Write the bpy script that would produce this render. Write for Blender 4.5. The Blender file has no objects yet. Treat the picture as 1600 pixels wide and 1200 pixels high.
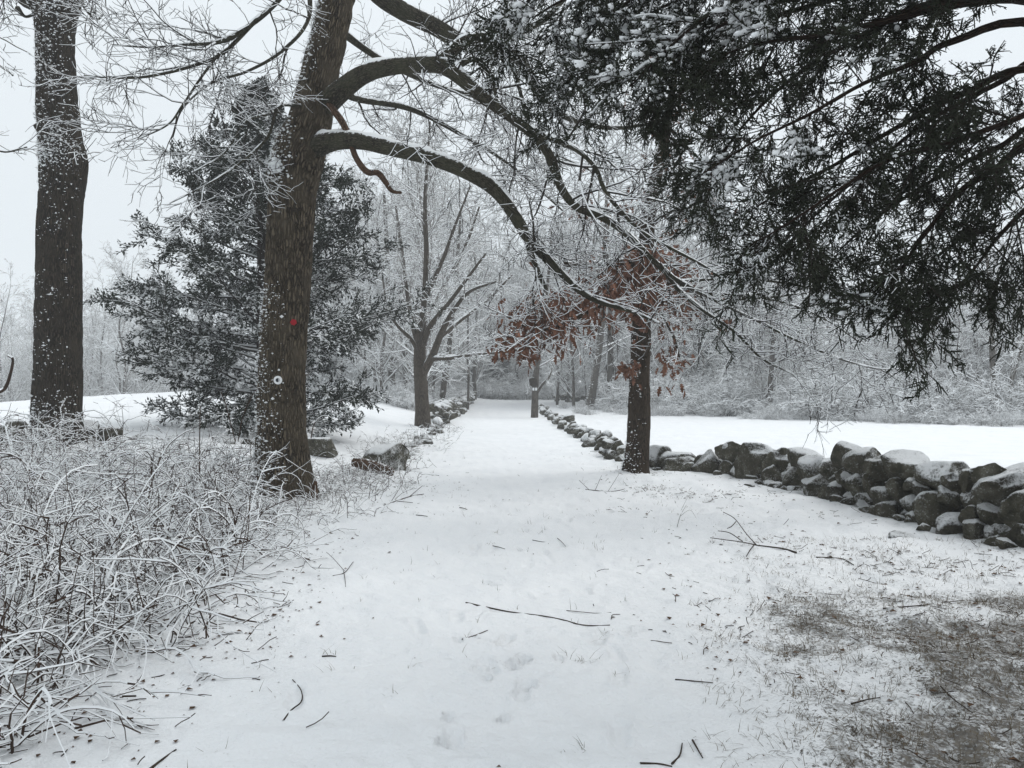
import bpy, bmesh, math, random
import numpy as np

# ------------------------------------------------------------------ camera, sky, sun, exposure
SC = bpy.context.scene
COL = SC.collection
F, EYE, HZ = 1150.0, 1.6, 610.0            # focal length in photo pixels, eye height, horizon row
cam = bpy.data.cameras.new('camera'); camo = bpy.data.objects.new('camera', cam); COL.objects.link(camo)
cam.sensor_fit = 'HORIZONTAL'; cam.sensor_width = 36.0; cam.lens = 36.0 * F / 1600.0
cam.shift_y = (HZ - 600.0) / 1600.0
cam.clip_start = 0.05; cam.clip_end = 2000
camo.location = (0, 0, EYE); camo.rotation_euler = (math.radians(90), 0, 0)
SC.camera = camo

SUN_EL, SUN_AZ = math.radians(50), math.radians(62)
world = bpy.data.worlds.new('World'); SC.world = world; world.use_nodes = True
wn, wl = world.node_tree.nodes, world.node_tree.links
wn.clear()
w_out = wn.new('ShaderNodeOutputWorld'); w_bg = wn.new('ShaderNodeBackground')
w_sky = wn.new('ShaderNodeTexSky'); w_sky.sky_type = 'NISHITA'; w_sky.sun_disc = False
w_sky.sun_elevation = SUN_EL; w_sky.sun_rotation = SUN_AZ
w_co = wn.new('ShaderNodeTexCoord'); w_sep = wn.new('ShaderNodeSeparateXYZ')
wl.new(w_co.outputs['Generated'], w_sep.inputs[0])
w_abs = wn.new('ShaderNodeMath'); w_abs.operation = 'MAXIMUM'; w_abs.inputs[1].default_value = 0.0
wl.new(w_sep.outputs['Z'], w_abs.inputs[0])
w_sq = wn.new('ShaderNodeMath'); w_sq.operation = 'POWER'; w_sq.inputs[1].default_value = 2.0
wl.new(w_abs.outputs[0], w_sq.inputs[0])
w_ma = wn.new('ShaderNodeMath'); w_ma.operation = 'MULTIPLY_ADD'           # overcast: brighter to the zenith
w_ma.inputs[1].default_value = 0.35; w_ma.inputs[2].default_value = 1.0
wl.new(w_sq.outputs[0], w_ma.inputs[0])
w_cl = wn.new('ShaderNodeVectorMath'); w_cl.operation = 'SCALE'
w_cl.inputs[0].default_value = (7.85, 8.38, 8.72)
wl.new(w_ma.outputs[0], w_cl.inputs['Scale'])
w_mix = wn.new('ShaderNodeMixRGB'); w_mix.inputs[0].default_value = 0.94        # a closed cloud deck under the sky
wl.new(w_sky.outputs[0], w_mix.inputs[1]); wl.new(w_cl.outputs[0], w_mix.inputs[2])
wl.new(w_mix.outputs[0], w_bg.inputs['Color']); w_bg.inputs['Strength'].default_value = 0.1
wl.new(w_bg.outputs[0], w_out.inputs['Surface'])
sun = bpy.data.lights.new('sun', 'SUN'); suno = bpy.data.objects.new('sun', sun); COL.objects.link(suno)
sun.energy = 1.25; sun.angle = math.radians(40); sun.color = (1.0, 0.98, 0.95)
suno.rotation_euler = (math.radians(90) - SUN_EL, 0, math.radians(180) - SUN_AZ)
SC.view_settings.view_transform = 'Standard'; SC.view_settings.look = 'None'
SC.view_settings.exposure = 0.1; SC.view_settings.gamma = 1.0; SC.view_settings.use_curve_mapping = False
SC.cycles.volume_bounces = 1; SC.cycles.max_bounces = 5; SC.cycles.diffuse_bounces = 3
SC.cycles.use_denoising = True; SC.cycles.denoiser = 'OPENIMAGEDENOISE'
HAZE = 0.0022

# ------------------------------------------------------------------ helpers
RNG = np.random.default_rng(7)
UP = np.array([0, 0, 1.0])

def nrm(v):
    return v / np.maximum(np.linalg.norm(v, axis=-1, keepdims=True), 1e-9)

def sstep(a, b, x):
    t = np.clip((x - a) / (b - a), 0, 1); return t * t * (3 - 2 * t)

def vnoise(x, y, seed=0):
    xi = np.floor(x).astype(np.int64); yi = np.floor(y).astype(np.int64)
    fx = x - xi; fy = y - yi
    fx = fx * fx * (3 - 2 * fx); fy = fy * fy * (3 - 2 * fy)
    def h(i, j):
        n = (i * 374761393 + j * 668265263 + seed * 974634777) & 0xffffffff
        n = ((n ^ (n >> 13)) * 1274126177) & 0xffffffff
        return ((n ^ (n >> 16)) & 0xffff) / 65535.0
    a, b, c, d = h(xi, yi), h(xi + 1, yi), h(xi, yi + 1), h(xi + 1, yi + 1)
    return (a * (1 - fx) + b * fx) * (1 - fy) + (c * (1 - fx) + d * fx) * fy

def fbm(x, y, seed=0, o=3):
    s, a, t = 0, 0.5, 0
    for k in range(o):
        s = s + a * vnoise(x * 2 ** k, y * 2 ** k, seed + k); t += a; a *= 0.5
    return s / t

def H0(x, y):
    """large shape of the land"""
    x = np.asarray(x, float); y = np.asarray(y, float)
    bank = 0.55 * sstep(-2.8, -7.5, x) * sstep(6, 12.5, y)
    hill = 1.0 * np.exp(-((x + 16) / 9.5) ** 2) * sstep(12, 40, y)
    drop = -3.6 * sstep(43, 80, y) * sstep(-9, -18, x)
    rise = 0.6 * sstep(45, 68, y) * sstep(-12, -6, x)
    lane = -0.05 * np.exp(-(x / 1.8) ** 2)
    return bank + hill + drop + rise + lane

def path_half(x):
    return 2.15
def mean_edge(x, y):
    return np.abs(x + 0.1) - (2.0 + 0.25 * np.sin(y * 0.9) + 0.15 * np.sin(y * 2.3))

def H(x, y):
    x = np.asarray(x, float); y = np.asarray(y, float)
    z = H0(x, y)
    v = sstep(-0.9, 0.5, mean_edge(x, y)) * (1 - sstep(3.2, 6.0, np.abs(x)) * sstep(14, 18, y) * 0.8)
    z = z + v * (0.13 * (fbm(x * 1.6, y * 1.6, 3) - 0.5) + 0.06 * (fbm(x * 6, y * 6, 9, 2) - 0.5))
    z = z + 0.05 * (fbm(x * 0.5, y * 0.5, 21, 2) - 0.5) + 0.046 * (fbm(x * 4, y * 4, 31, 3) - 0.5) + 0.024 * (vnoise(x * 13, y * 13, 41) - .5)
    return z

def pt(px, py, d):
    return np.array([(px - 800) * d / F, d, EYE + (HZ - py) * d / F])

def gpt(px, d):
    x = (px - 800) * d / F
    return np.array([x, d, float(H(x, d))])

def gpix(px, py):
    """point of the ground seen at a pixel of the photograph"""
    d = F * EYE / max(py - HZ, 8)
    for _ in range(25):
        z = float(H((px - 800) * d / F, d)); d = 0.5 * d + 0.5 * F * (EYE - z) / max(py - HZ, 8)
    return gpt(px, d)

def new_mesh(name, V, faces, mats, midx=None, smooth=True, attrs=None):
    """faces: list of (n,k) int arrays; midx: list of arrays / None"""
    me = bpy.data.meshes.new(name)
    V = np.ascontiguousarray(V, dtype=np.float32)
    me.vertices.add(len(V)); me.vertices.foreach_set('co', V.ravel())
    faces = [np.asarray(f) for f in faces if len(f)]
    tot = np.concatenate([np.full(len(f), f.shape[1], np.int32) for f in faces])
    li = np.concatenate([f.ravel() for f in faces]).astype(np.int32)
    st = np.concatenate([[0], np.cumsum(tot)[:-1]]).astype(np.int32)
    me.loops.add(len(li)); me.loops.foreach_set('vertex_index', li)
    me.polygons.add(len(tot)); me.polygons.foreach_set('loop_start', st); me.polygons.foreach_set('loop_total', tot)
    me.update(calc_edges=True)
    for m in (mats if isinstance(mats, (list, tuple)) else [mats]):
        me.materials.append(m)
    if midx is not None:
        me.polygons.foreach_set('material_index', np.concatenate([np.asarray(m) for m in midx]).astype(np.int32))
    me.polygons.foreach_set('use_smooth', np.full(len(tot), bool(smooth)))
    for k, a in (attrs or {}).items():
        a = np.asarray(a, np.float32)
        if a.ndim == 1:
            at = me.attributes.new(k, 'FLOAT', 'POINT'); at.data.foreach_set('value', a)
        else:
            at = me.attributes.new(k, 'FLOAT_VECTOR', 'POINT'); at.data.foreach_set('vector', a.ravel())
    me.validate()
    return me

def link(name, me, parent=None, kind=None):
    o = bpy.data.objects.new(name, me); COL.objects.link(o)
    if parent is not None: o.parent = parent
    if kind: o['kind'] = kind
    return o

def tag(o, label, cat, group=None):
    o['label'] = label; o['category'] = cat
    if group: o['group'] = group
    return o

def thing(name, loc, label, cat, group=None):
    o = bpy.data.objects.new(name, None); COL.objects.link(o); o.location = tuple(float(v) for v in loc)
    o.empty_display_size = 0.2
    return tag(o, label, cat, group)

def copy_thing(o, loc, rz, sc, label=None):
    r = o.copy(); COL.objects.link(r); r.location = tuple(float(v) for v in loc)
    r.rotation_euler = (0, 0, rz); r.scale = sc if isinstance(sc, tuple) else (sc, sc, sc)
    if label: r['label'] = label
    for ch in list(o.children):
        c = ch.copy(); COL.objects.link(c); c.parent = r
        for g in list(ch.children):
            e = g.copy(); COL.objects.link(e); e.parent = c
    return r

def spline(ctrl, n):
    """Catmull-Rom through rows (x,y,z,r)"""
    C = np.asarray(ctrl, float)
    C = np.vstack([2 * C[0] - C[1], C, 2 * C[-1] - C[-2]])
    m = len(C) - 3
    t = np.linspace(0, m - 1e-6, n); i = t.astype(int); f = (t - i)[:, None]
    p0, p1, p2, p3 = C[i], C[i + 1], C[i + 2], C[i + 3]
    S = 0.5 * ((2 * p1) + (-p0 + p2) * f + (2 * p0 - 5 * p1 + 4 * p2 - p3) * f ** 2 + (-p0 + 3 * p1 - 3 * p2 + p3) * f ** 3)
    return S[:, :3], np.maximum(S[:, 3], 1e-4)

def frames(P):
    T = nrm(np.gradient(P, axis=1))
    S = np.cross(T, UP); l = np.linalg.norm(S, axis=-1, keepdims=True)
    S = np.where(l < 0.08, np.array([1.0, 0, 0]) - T * T[..., :1], S); S = nrm(S)
    U = np.cross(S, T)
    return T, S, U

class Geo:
    """collects tubes of many branches into one mesh"""
    def __init__(s): s.V = []; s.F = []; s.M = []; s.n = 0; s.F3 = []; s.M3 = []
    def add(s, V, F, M):
        s.V.append(V); s.F.append(F + s.n); s.M.append(M); s.n += len(V)
    def add3(s, V, F, M):
        s.V.append(V); s.F3.append(F + s.n); s.M3.append(M); s.n += len(V)
    def twigs(s, P, R, snow=0.01, sides=4, hz=0.3, wide=1.0, patch=0.0):
        """P (T,N,3), R (T,N): four-sided twig, upper two faces carry a ridge of snow (3 sides: flat snowy top)"""
        if len(P) == 0: return
        T_, N = P.shape[:2]
        T, S, U = frames(P)
        hor = np.sqrt(T[..., 0] ** 2 + T[..., 1] ** 2)[..., None]
        sn = snow if np.ndim(snow) == 0 else snow[:, None, None]
        on = (hor > hz)
        taper = np.linspace(1, 0.55, N)[None, :, None]
        h = np.where(on, sn * hor ** 1.6 * taper, 0); Rr = R[..., None]
        w = Rr + h * 0.30 * wide
        if sides == 4:
            ring = [P + S * w + U * h * .25, P + U * (Rr + h), P - S * w + U * h * .25, P - U * Rr]
        else:
            ring = [P + S * w + U * (Rr * .5 + h * .8), P - S * w + U * (Rr * .5 + h * .8), P - U * Rr]
        k = len(ring)
        V = np.stack(ring, axis=2).reshape(-1, 3)              # (T,N,k)
        base = (np.arange(T_)[:, None, None] * N + np.arange(N - 1)[None, :, None]) * k
        j = np.arange(k)[None, None, :]; j2 = (j + 1) % k
        Fq = np.stack([base + j, base + j2, base + k + j2, base + k + j], axis=-1).reshape(-1, 4)
        seg_on = (on[:, :-1, 0] & on[:, 1:, 0])
        if patch: seg_on = seg_on & (np.random.default_rng(T_).random(seg_on.shape) > patch)
        up = np.array([1, 1, 0, 0]) if k == 4 else np.array([1, 0, 0])
        M = (seg_on[..., None] * up[None, None, :]).reshape(-1)
        s.add(V, Fq, M)
    def spikes(s, P, R, snow=0.003, sides=3, hz=.45):
        """short needle sprays: P (T,2+,3) from first to last point, tapering to a tip"""
        A, E = P[:, 0], P[:, -1]; r = R[:, :1]; t = nrm(E - A); sd = np.cross(t, UP); l = np.linalg.norm(sd, axis=-1, keepdims=True)
        sd = nrm(np.where(l < .08, np.array([1.0, 0, 0]) - t * t[:, :1], sd)); u = np.cross(sd, t); on = np.sqrt(t[:, 0] ** 2 + t[:, 1] ** 2) > hz
        h = np.where(on, snow, 0)[:, None]; M_ = A * .62 + E * .38; n = len(A)
        if sides == 3: ring = [M_ + sd * r + u * h * .3, M_ + u * (r * .6 + h), M_ - sd * r + u * h * .3]
        else: ring = [M_ + sd * r, M_ + u * (r * .7 + h), M_ - sd * r, M_ - u * r * .7]
        k = len(ring); V = np.stack([A] + ring + [E], 1).reshape(-1, 3); b = (np.arange(n) * (k + 2))[:, None]; j = np.arange(k)[None]; j2 = (j + 1) % k
        top = np.stack([b + 1 + j, b + 1 + j2, b + k + 1 + 0 * j], -1).reshape(-1, 3)
        bot = np.stack([b + 1 + j2, b + 1 + j, b + 0 * j], -1).reshape(-1, 3)
        m = (on[:, None] & np.array([1, 1] + [0] * (k - 2), bool)[None]).astype(int).reshape(-1)
        if sides == 3: s.add3(V, top, m)
        else: s.add3(V, np.concatenate([top, bot]), np.concatenate([m, m]))
    def ridge(s, P, R, seed=0, k=.3, add=.012, hz=.4, mi=0):
        """snow lying along the top of a limb"""
        L = np.linalg.norm(np.diff(P, axis=0), axis=1).sum(); n = max(8, int(L / .035)); t = np.linspace(0, len(P) - 1, n)
        P = np.stack([np.interp(t, np.arange(len(P)), P[:, q]) for q in range(3)], -1); R = np.interp(t, np.arange(len(R)), R)
        T, S, U = frames(P[None]); T, S, U = T[0], S[0], U[0]
        hor = np.sqrt(T[:, 0] ** 2 + T[:, 1] ** 2); l = np.linspace(0, L, n)
        on = sstep(hz, hz + .3, hor) * sstep(.18, .42, fbm(l * 2.2 + seed, l * 0 + seed, seed, 3))
        w = (R * .72 + .004) * (.6 + .6 * vnoise(l * 11, l * 0 + 3, seed)) * on
        h = (R * k + add) * (.45 + .9 * vnoise(l * 8, l * 0 + 7, seed + 2)) * on - .012 * (1 - on)
        C = P + U * (np.sqrt(np.maximum(R ** 2 - w ** 2, 0)) - .004)[:, None]
        wj = w * (.8 + .4 * vnoise(l * 17, l * 0 + 1, seed + 5))
        ring = [C - S * wj[:, None], C - S * (w * .62)[:, None] + U * (h * .75)[:, None], C + U * h[:, None] + U * (R - np.sqrt(np.maximum(R ** 2 - w ** 2, 0)))[:, None] * .9, C + S * (w * .62)[:, None] + U * (h * .75)[:, None], C + S * w[:, None]]
        V = np.stack(ring, 1).reshape(-1, 3); b = (np.arange(n - 1)[:, None] * 5 + np.arange(4)[None]).ravel()
        s.add(V, np.stack([b, b + 5, b + 6, b + 1], -1), np.full(len(b), mi))
    def mesh(s, name, mats, smooth=False):
        fs, ms = [], []
        if s.F: fs.append(np.concatenate(s.F)); ms.append(np.concatenate(s.M))
        if s.F3: fs.append(np.concatenate(s.F3)); ms.append(np.concatenate(s.M3))
        return new_mesh(name, np.concatenate(s.V), fs, mats, ms, smooth)

def limb_mesh(name, P, R, mat, sides=16, bumps=0.05, seed=0, cap=True, flare=None, ridge=0.0):
    """a stout tube with bark coordinates for the material; P (N,3), R (N,)"""
    N = len(P)
    T = nrm(np.gradient(P, axis=0))
    S = np.zeros_like(P); ref = np.array([1.0, 0.13, 0.02])
    for i in range(N):
        v = ref - T[i] * ref.dot(T[i]); v /= max(np.linalg.norm(v), 1e-6); S[i] = v; ref = v
    B = np.cross(T, S)
    a = np.linspace(0, 2 * np.pi, sides, endpoint=False)
    L = np.concatenate([[0], np.cumsum(np.linalg.norm(np.diff(P, axis=0), axis=1))])
    ca, sa = np.cos(a)[None, :], np.sin(a)[None, :]
    rr = R[:, None] * (1 + bumps * (fbm(ca * 1.7 + 5 + seed * 3.1, sa * 1.7 + L[:, None] * 1.3 / 1.0, seed) - 0.5) * 2
                       + 0.5 * bumps * (vnoise(a[None, :] * sides / 4 + 0 * L[:, None], L[:, None] * 3 + 9, seed + 5) - 0.5))
    if flare is not None:
        rr = rr * (1 + flare(L[:, None], a[None, :]))
    if ridge:
        q = R[:, None] * 15
        n1 = vnoise(ca * q + 3, L[:, None] * 2.4 + 0 * ca, 61) + .5 * vnoise(ca * q * 2.1, L[:, None] * 6 + 0 * ca, 62); n2 = vnoise(sa * q + 8, L[:, None] * 2.4 + 0 * ca, 63) + .5 * vnoise(sa * q * 2.1, L[:, None] * 6 + 0 * ca, 64)
        rr = rr + ridge * (np.minimum(np.abs(n1 - n2) * 2.2, 1) - .6)
    V = P[:, None, :] + S[:, None, :] * (rr * ca)[..., None] + B[:, None, :] * (rr * sa)[..., None]
    co = np.stack([R[0] * ca + 0 * L[:, None], R[0] * sa + 0 * L[:, None], L[:, None] + 0 * ca], axis=-1)
    V = V.reshape(-1, 3); co = co.reshape(-1, 3)
    base = np.arange(N - 1)[:, None] * sides; j = np.arange(sides)[None, :]
    Fq = np.stack([base + j, base + (j + 1) % sides, base + sides + (j + 1) % sides, base + sides + j], -1).reshape(-1, 4)
    fs = [Fq]
    if cap:
        V = np.vstack([V, P[-1] + T[-1] * R[-1] * 0.5]); co = np.vstack([co, [0, 0, L[-1]]])
        c = len(V) - 1; e = (N - 1) * sides
        fs.append(np.array([[e + k, e + (k + 1) % sides, c] for k in range(sides)]))
    return V, fs, co

def limb_obj(name, ctrl, mat, parent, n=40, sides=16, bumps=0.06, seed=0, flare=None, ridge=0.0):
    P, R = spline(ctrl, n)
    V, fs, co = limb_mesh(name, P, R, mat, sides, bumps, seed, flare=flare, ridge=ridge)
    off = np.array(parent.location) if parent is not None else 0
    o = link(name, new_mesh(name, V - off, fs, mat, None, True, {'bark_co': co}), parent)
    return o, P, R, V

def grow(P, R, n, t0, t1, ang, length, N=6, jit=0.12, trop=0.0, flat=0.0, rk=0.6, rlen=0.012, rmin=0.002, rng=RNG, lvar=0.35, tip=0.3, lprof=0.5, droop=0.0):
    """children of branches P (T,NP,3). length: fraction of the parent's length if <=0, else metres"""
    T_, NP = P.shape[:2]
    if T_ == 0: return P, R
    M = T_ * n
    pid = np.repeat(np.arange(T_), n); k = np.tile(np.arange(n), T_)
    t = t0 + (t1 - t0) * (k + rng.random(M)) / n
    x = np.clip(t * (NP - 1), 0, NP - 1.001); i = x.astype(int); f = (x - i)[:, None]
    pos = P[pid, i] * (1 - f) + P[pid, i + 1] * f
    d0 = nrm(P[pid, i + 1] - P[pid, i]); rp = R[pid, i] * (1 - f[:, 0]) + R[pid, i + 1] * f[:, 0]
    rv = rng.normal(size=(M, 3)); rv[:, 2] *= (1 - flat)
    perp = nrm(rv - d0 * (rv * d0).sum(-1, keepdims=True))
    a = np.radians(ang) * (1 + 0.35 * rng.normal(size=M) * 0.6)
    d = np.cos(a)[:, None] * d0 + np.sin(a)[:, None] * perp
    if np.ndim(length): L = length[pid]
    elif length > 0: L = length * np.ones(M)
    else: L = -length * np.linalg.norm(np.diff(P, axis=1), axis=-1).sum(1)[pid]
    L = L * (1 - lprof * t) * (1 + lvar * (rng.random(M) * 2 - 1))
    r0 = np.clip(np.minimum(rp * rk, L * rlen), rmin, None)
    out = np.zeros((M, N, 3)); out[:, 0] = pos
    d = nrm(d)
    for s in range(1, N):
        d = nrm(d + rng.normal(size=(M, 3)) * jit + UP * (trop - droop * s / N))
        out[:, s] = out[:, s - 1] + d * (L / (N - 1))[:, None]
    Rr = r0[:, None] * np.linspace(1, tip, N)[None, :]
    return out, np.maximum(Rr, rmin * 0.6)

def resample(Ps, n):
    """list of (P,R) with any count -> arrays with n points"""
    A, B = [], []
    for P, R in Ps:
        t = np.linspace(0, len(P) - 1, n)
        A.append(np.stack([np.interp(t, np.arange(len(P)), P[:, k]) for k in range(3)], -1))
        B.append(np.interp(t, np.arange(len(R)), R))
    return np.array(A), np.array(B)

# ------------------------------------------------------------------ materials
def mat(name):
    m = bpy.data.materials.new(name); m.use_nodes = True
    n, l = m.node_tree.nodes, m.node_tree.links
    return m, n, l, n['Principled BSDF']

def flat_mat(name, col, rough=0.8, var=0.0, scale=4.0):
    m, n, l, p = mat(name)
    p.inputs['Roughness'].default_value = rough; p.inputs['Specular IOR Level'].default_value = 0.15
    if var:
        t = n.new('ShaderNodeTexNoise'); t.inputs['Scale'].default_value = scale; t.inputs['Detail'].default_value = 3
        g = n.new('ShaderNodeNewGeometry'); l.new(g.outputs['Position'], t.inputs['Vector'])
        r = n.new('ShaderNodeValToRGB')
        r.color_ramp.elements[0].position = 0.3; r.color_ramp.elements[1].position = 0.7
        r.color_ramp.elements[0].color = tuple(c * (1 - var) for c in col) + (1,)
        r.color_ramp.elements[1].color = tuple(min(1, c * (1 + var)) for c in col) + (1,)
        l.new(t.outputs['Fac'], r.inputs[0]); l.new(r.outputs[0], p.inputs['Base Color'])
    else:
        p.inputs['Base Color'].default_value = col + (1,)
    return m

def noise(n, l, vec, scale, detail=3, rough=0.55):
    t = n.new('ShaderNodeTexNoise'); t.inputs['Scale'].default_value = scale
    t.inputs['Detail'].default_value = detail; t.inputs['Roughness'].default_value = rough
    l.new(vec, t.inputs['Vector']); return t.outputs['Fac']

def math_(n, l, op, a, b=None, c=None, clamp=False):
    m = n.new('ShaderNodeMath'); m.operation = op; m.use_clamp = clamp
    for i, v in enumerate((a, b, c)):
        if v is None: continue
        if hasattr(v, 'node'): l.new(v, m.inputs[i])
        else: m.inputs[i].default_value = v
    return m.outputs[0]

def ramp(n, l, fac, stops):
    r = n.new('ShaderNodeValToRGB'); e = r.color_ramp.elements
    while len(e) < len(stops): e.new(0.5)
    for k, (p, c) in enumerate(stops):
        e[k].position = p; e[k].color = tuple(c) + (1,)
    l.new(fac, r.inputs[0]); return r.outputs[0]

def mixc(n, l, fac, a, b):
    m = n.new('ShaderNodeMixRGB')
    for i, v in enumerate((fac, a, b)):
        if hasattr(v, 'node'): l.new(v, m.inputs[i])
        else: m.inputs[i].default_value = v if i == 0 else tuple(v) + (1,)
    return m.outputs[0]

SNOWC = (0.845, 0.86, 0.87)
M_SNOW = flat_mat('snow_cover', SNOWC, 0.7)

def bark_mat(name, dark, light, ridge=34.0, stretch=0.16, snow=0.9, wind=0.25, thr=0.72, moss=None, bump=0.6):
    m, n, l, p = mat(name)
    at = n.new('ShaderNodeAttribute'); at.attribute_name = 'bark_co'
    mp = n.new('ShaderNodeMapping'); mp.inputs['Scale'].default_value = (1, 1, stretch)
    l.new(at.outputs['Vector'], mp.inputs['Vector'])
    v = n.new('ShaderNodeTexVoronoi'); v.feature = 'DISTANCE_TO_EDGE'; v.inputs['Scale'].default_value = ridge
    wob = n.new('ShaderNodeTexNoise'); wob.inputs['Scale'].default_value = 9; l.new(at.outputs['Vector'], wob.inputs['Vector'])
    add = n.new('ShaderNodeVectorMath'); add.operation = 'MULTIPLY_ADD'
    l.new(wob.outputs['Color'], add.inputs[0]); add.inputs[1].default_value = (0.05, 0.05, 0.05); l.new(mp.outputs[0], add.inputs[2])
    l.new(add.outputs[0], v.inputs['Vector'])
    fine = noise(n, l, at.outputs['Vector'], 60, 4)
    big = noise(n, l, at.outputs['Vector'], 2.6, 3)
    rid = math_(n, l, 'MULTIPLY_ADD', v.outputs['Distance'], 2.6, math_(n, l, 'MULTIPLY', fine, 0.35), clamp=True)
    c = ramp(n, l, rid, [(0.08, tuple(k * 0.45 for k in dark)), (0.35, dark), (0.95, light)])
    c = mixc(n, l, math_(n, l, 'MULTIPLY', math_(n, l, 'SUBTRACT', big, 0.42, clamp=True), 3.0, clamp=True), c,
             moss if moss else tuple(k * 0.7 for k in light))
    g = n.new('ShaderNodeNewGeometry'); s = n.new('ShaderNodeSeparateXYZ'); l.new(g.outputs['Normal'], s.inputs[0])
    e = math_(n, l, 'MULTIPLY', s.outputs['Z'], snow)
    e = math_(n, l, 'MULTIPLY_ADD', s.outputs['X'], -wind, e)
    e = math_(n, l, 'ADD', e, math_(n, l, 'MULTIPLY_ADD', noise(n, l, g.outputs['Position'], 22, 4, 0.65), 1.3, -0.65))
    f = math_(n, l, 'MULTIPLY', math_(n, l, 'SUBTRACT', e, thr), 7.0, clamp=True)
    c = mixc(n, l, f, c, SNOWC)
    l.new(c, p.inputs['Base Color']); p.inputs['Roughness'].default_value = 0.9; p.inputs['Specular IOR Level'].default_value = 0.1
    b = n.new('ShaderNodeBump'); b.inputs['Strength'].default_value = bump; b.inputs['Distance'].default_value = 0.03
    l.new(rid, b.inputs['Height']); l.new(b.outputs[0], p.inputs['Normal'])
    return m

M_OAK = bark_mat('oak_bark', (0.028, 0.021, 0.014), (0.13, 0.105, 0.073), 26, 0.2, 0.95, 0.16, 0.74, bump=1.0)
M_LIMB = bark_mat('limb_bark', (0.024, 0.021, 0.015), (0.085, 0.077, 0.056), 36, 0.3, 1.0, 0.0, 0.62, moss=(0.062, 0.062, 0.04))
M_MAPLE = bark_mat('maple_bark', (0.018, 0.0145, 0.011), (0.07, 0.056, 0.041), 30, 0.2, 0.95, 0.12, 0.82, bump=1.0)
M_RUST = bark_mat('red_oak_bark', (0.024, 0.018, 0.013), (0.085, 0.063, 0.044), 34, 0.2, 0.95, 0.18, 0.72)
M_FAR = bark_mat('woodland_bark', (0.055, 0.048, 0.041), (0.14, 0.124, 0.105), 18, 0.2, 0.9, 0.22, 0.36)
M_MID = bark_mat('young_maple_bark', (0.045, 0.036, 0.028), (0.12, 0.10, 0.08), 26, 0.2, 0.95, 0.10, 0.62)
M_DEAD = bark_mat('dead_wood', (0.05, 0.028, 0.017), (0.14, 0.085, 0.055), 40, 0.2, 0.9, 0.0, 0.8)
M_CEDBARK = bark_mat('cedar_bark', (0.018, 0.012, 0.009), (0.05, 0.034, 0.025), 40, 0.1, 0.9, 0.05, 0.85)
M_TWIG = flat_mat('twig_bark', (0.026, 0.021, 0.017), 0.9)
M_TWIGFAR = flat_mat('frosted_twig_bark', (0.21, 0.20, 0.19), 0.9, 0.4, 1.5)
M_CANE = flat_mat('bramble_cane', (0.05, 0.031, 0.022), 0.8, 0.4, 9)
M_CEDAR = flat_mat('cedar_foliage', (0.020, 0.025, 0.017), 0.9, 0.45, 3.0)
M_NEAR = flat_mat('near_cedar_foliage', (0.026, 0.030, 0.020), 0.9, 0.5, 5.0)
M_STICK = flat_mat('stick_bark', (0.045, 0.034, 0.026), 0.9, 0.4, 14)
M_LEAF = flat_mat('rust_leaf', (0.165, 0.080, 0.051), 0.8, 0.6, 9)
M_LITTER = flat_mat('leaf_litter', (0.085, 0.048, 0.027), 0.9, 0.6, 30)
M_GRASS = flat_mat('dead_grass', (0.125, 0.10, 0.066), 0.9, 0.5, 4)
M_WHITE = flat_mat('white_marker', (0.78, 0.79, 0.80), 0.4)
M_NAVY = flat_mat('dark_marker_ink', (0.018, 0.022, 0.032), 0.4)
M_RED = flat_mat('red_paint', (0.30, 0.012, 0.02), 0.6)

def ground_mat():
    m, n, l, p = mat('snowy_ground')
    g = n.new('ShaderNodeNewGeometry'); at = n.new('ShaderNodeAttribute'); at.attribute_name = 'bare'
    n1 = noise(n, l, g.outputs['Position'], 5, 5, 0.65); n2 = noise(n, l, g.outputs['Position'], 38, 4, 0.7)
    mixn = math_(n, l, 'MULTIPLY_ADD', n1, 0.55, math_(n, l, 'MULTIPLY', n2, 0.45))
    e = math_(n, l, 'ADD', math_(n, l, 'MULTIPLY', at.outputs['Fac'], 0.9), math_(n, l, 'MULTIPLY_ADD', mixn, 2.8, -1.4))
    f = math_(n, l, 'MULTIPLY', math_(n, l, 'SUBTRACT', e, 0.70), 2.6, clamp=True)
    sp1 = noise(n, l, g.outputs['Position'], 62, 3, 0.6); sp2 = noise(n, l, g.outputs['Position'], 24, 3, 0.6)
    thr = math_(n, l, 'MULTIPLY_ADD', at.outputs['Fac'], -0.235, 0.71)
    s1 = math_(n, l, 'MULTIPLY', math_(n, l, 'SUBTRACT', math_(n, l, 'MULTIPLY_ADD', sp1, 0.6, math_(n, l, 'MULTIPLY', sp2, 0.4)), thr), 14.0, clamp=True)
    f = math_(n, l, 'MAXIMUM', f, s1)
    soil = ramp(n, l, noise(n, l, g.outputs['Position'], 38, 4), [(0.3, (0.026, 0.021, 0.015)), (0.5, (0.078, 0.063, 0.044)), (0.75, (0.16, 0.135, 0.098))])
    sn = ramp(n, l, noise(n, l, g.outputs['Position'], 1.3, 4), [(0.3, (0.80, 0.815, 0.83)), (0.7, (0.86, 0.87, 0.88))])
    c = mixc(n, l, math_(n, l, 'MULTIPLY', f, 0.92), sn, soil)
    l.new(c, p.inputs['Base Color']); p.inputs['Roughness'].default_value = 0.75; p.inputs['Specular IOR Level'].default_value = 0.2
    b = n.new('ShaderNodeBump'); b.inputs['Strength'].default_value = 0.8; b.inputs['Distance'].default_value = 0.025
    hgt = math_(n, l, 'ADD', noise(n, l, g.outputs['Position'], 26, 5, 0.6), math_(n, l, 'MULTIPLY', f, -0.5))
    l.new(hgt, b.inputs['Height']); l.new(b.outputs[0], p.inputs['Normal'])
    return m
M_GROUND = ground_mat()

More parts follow.
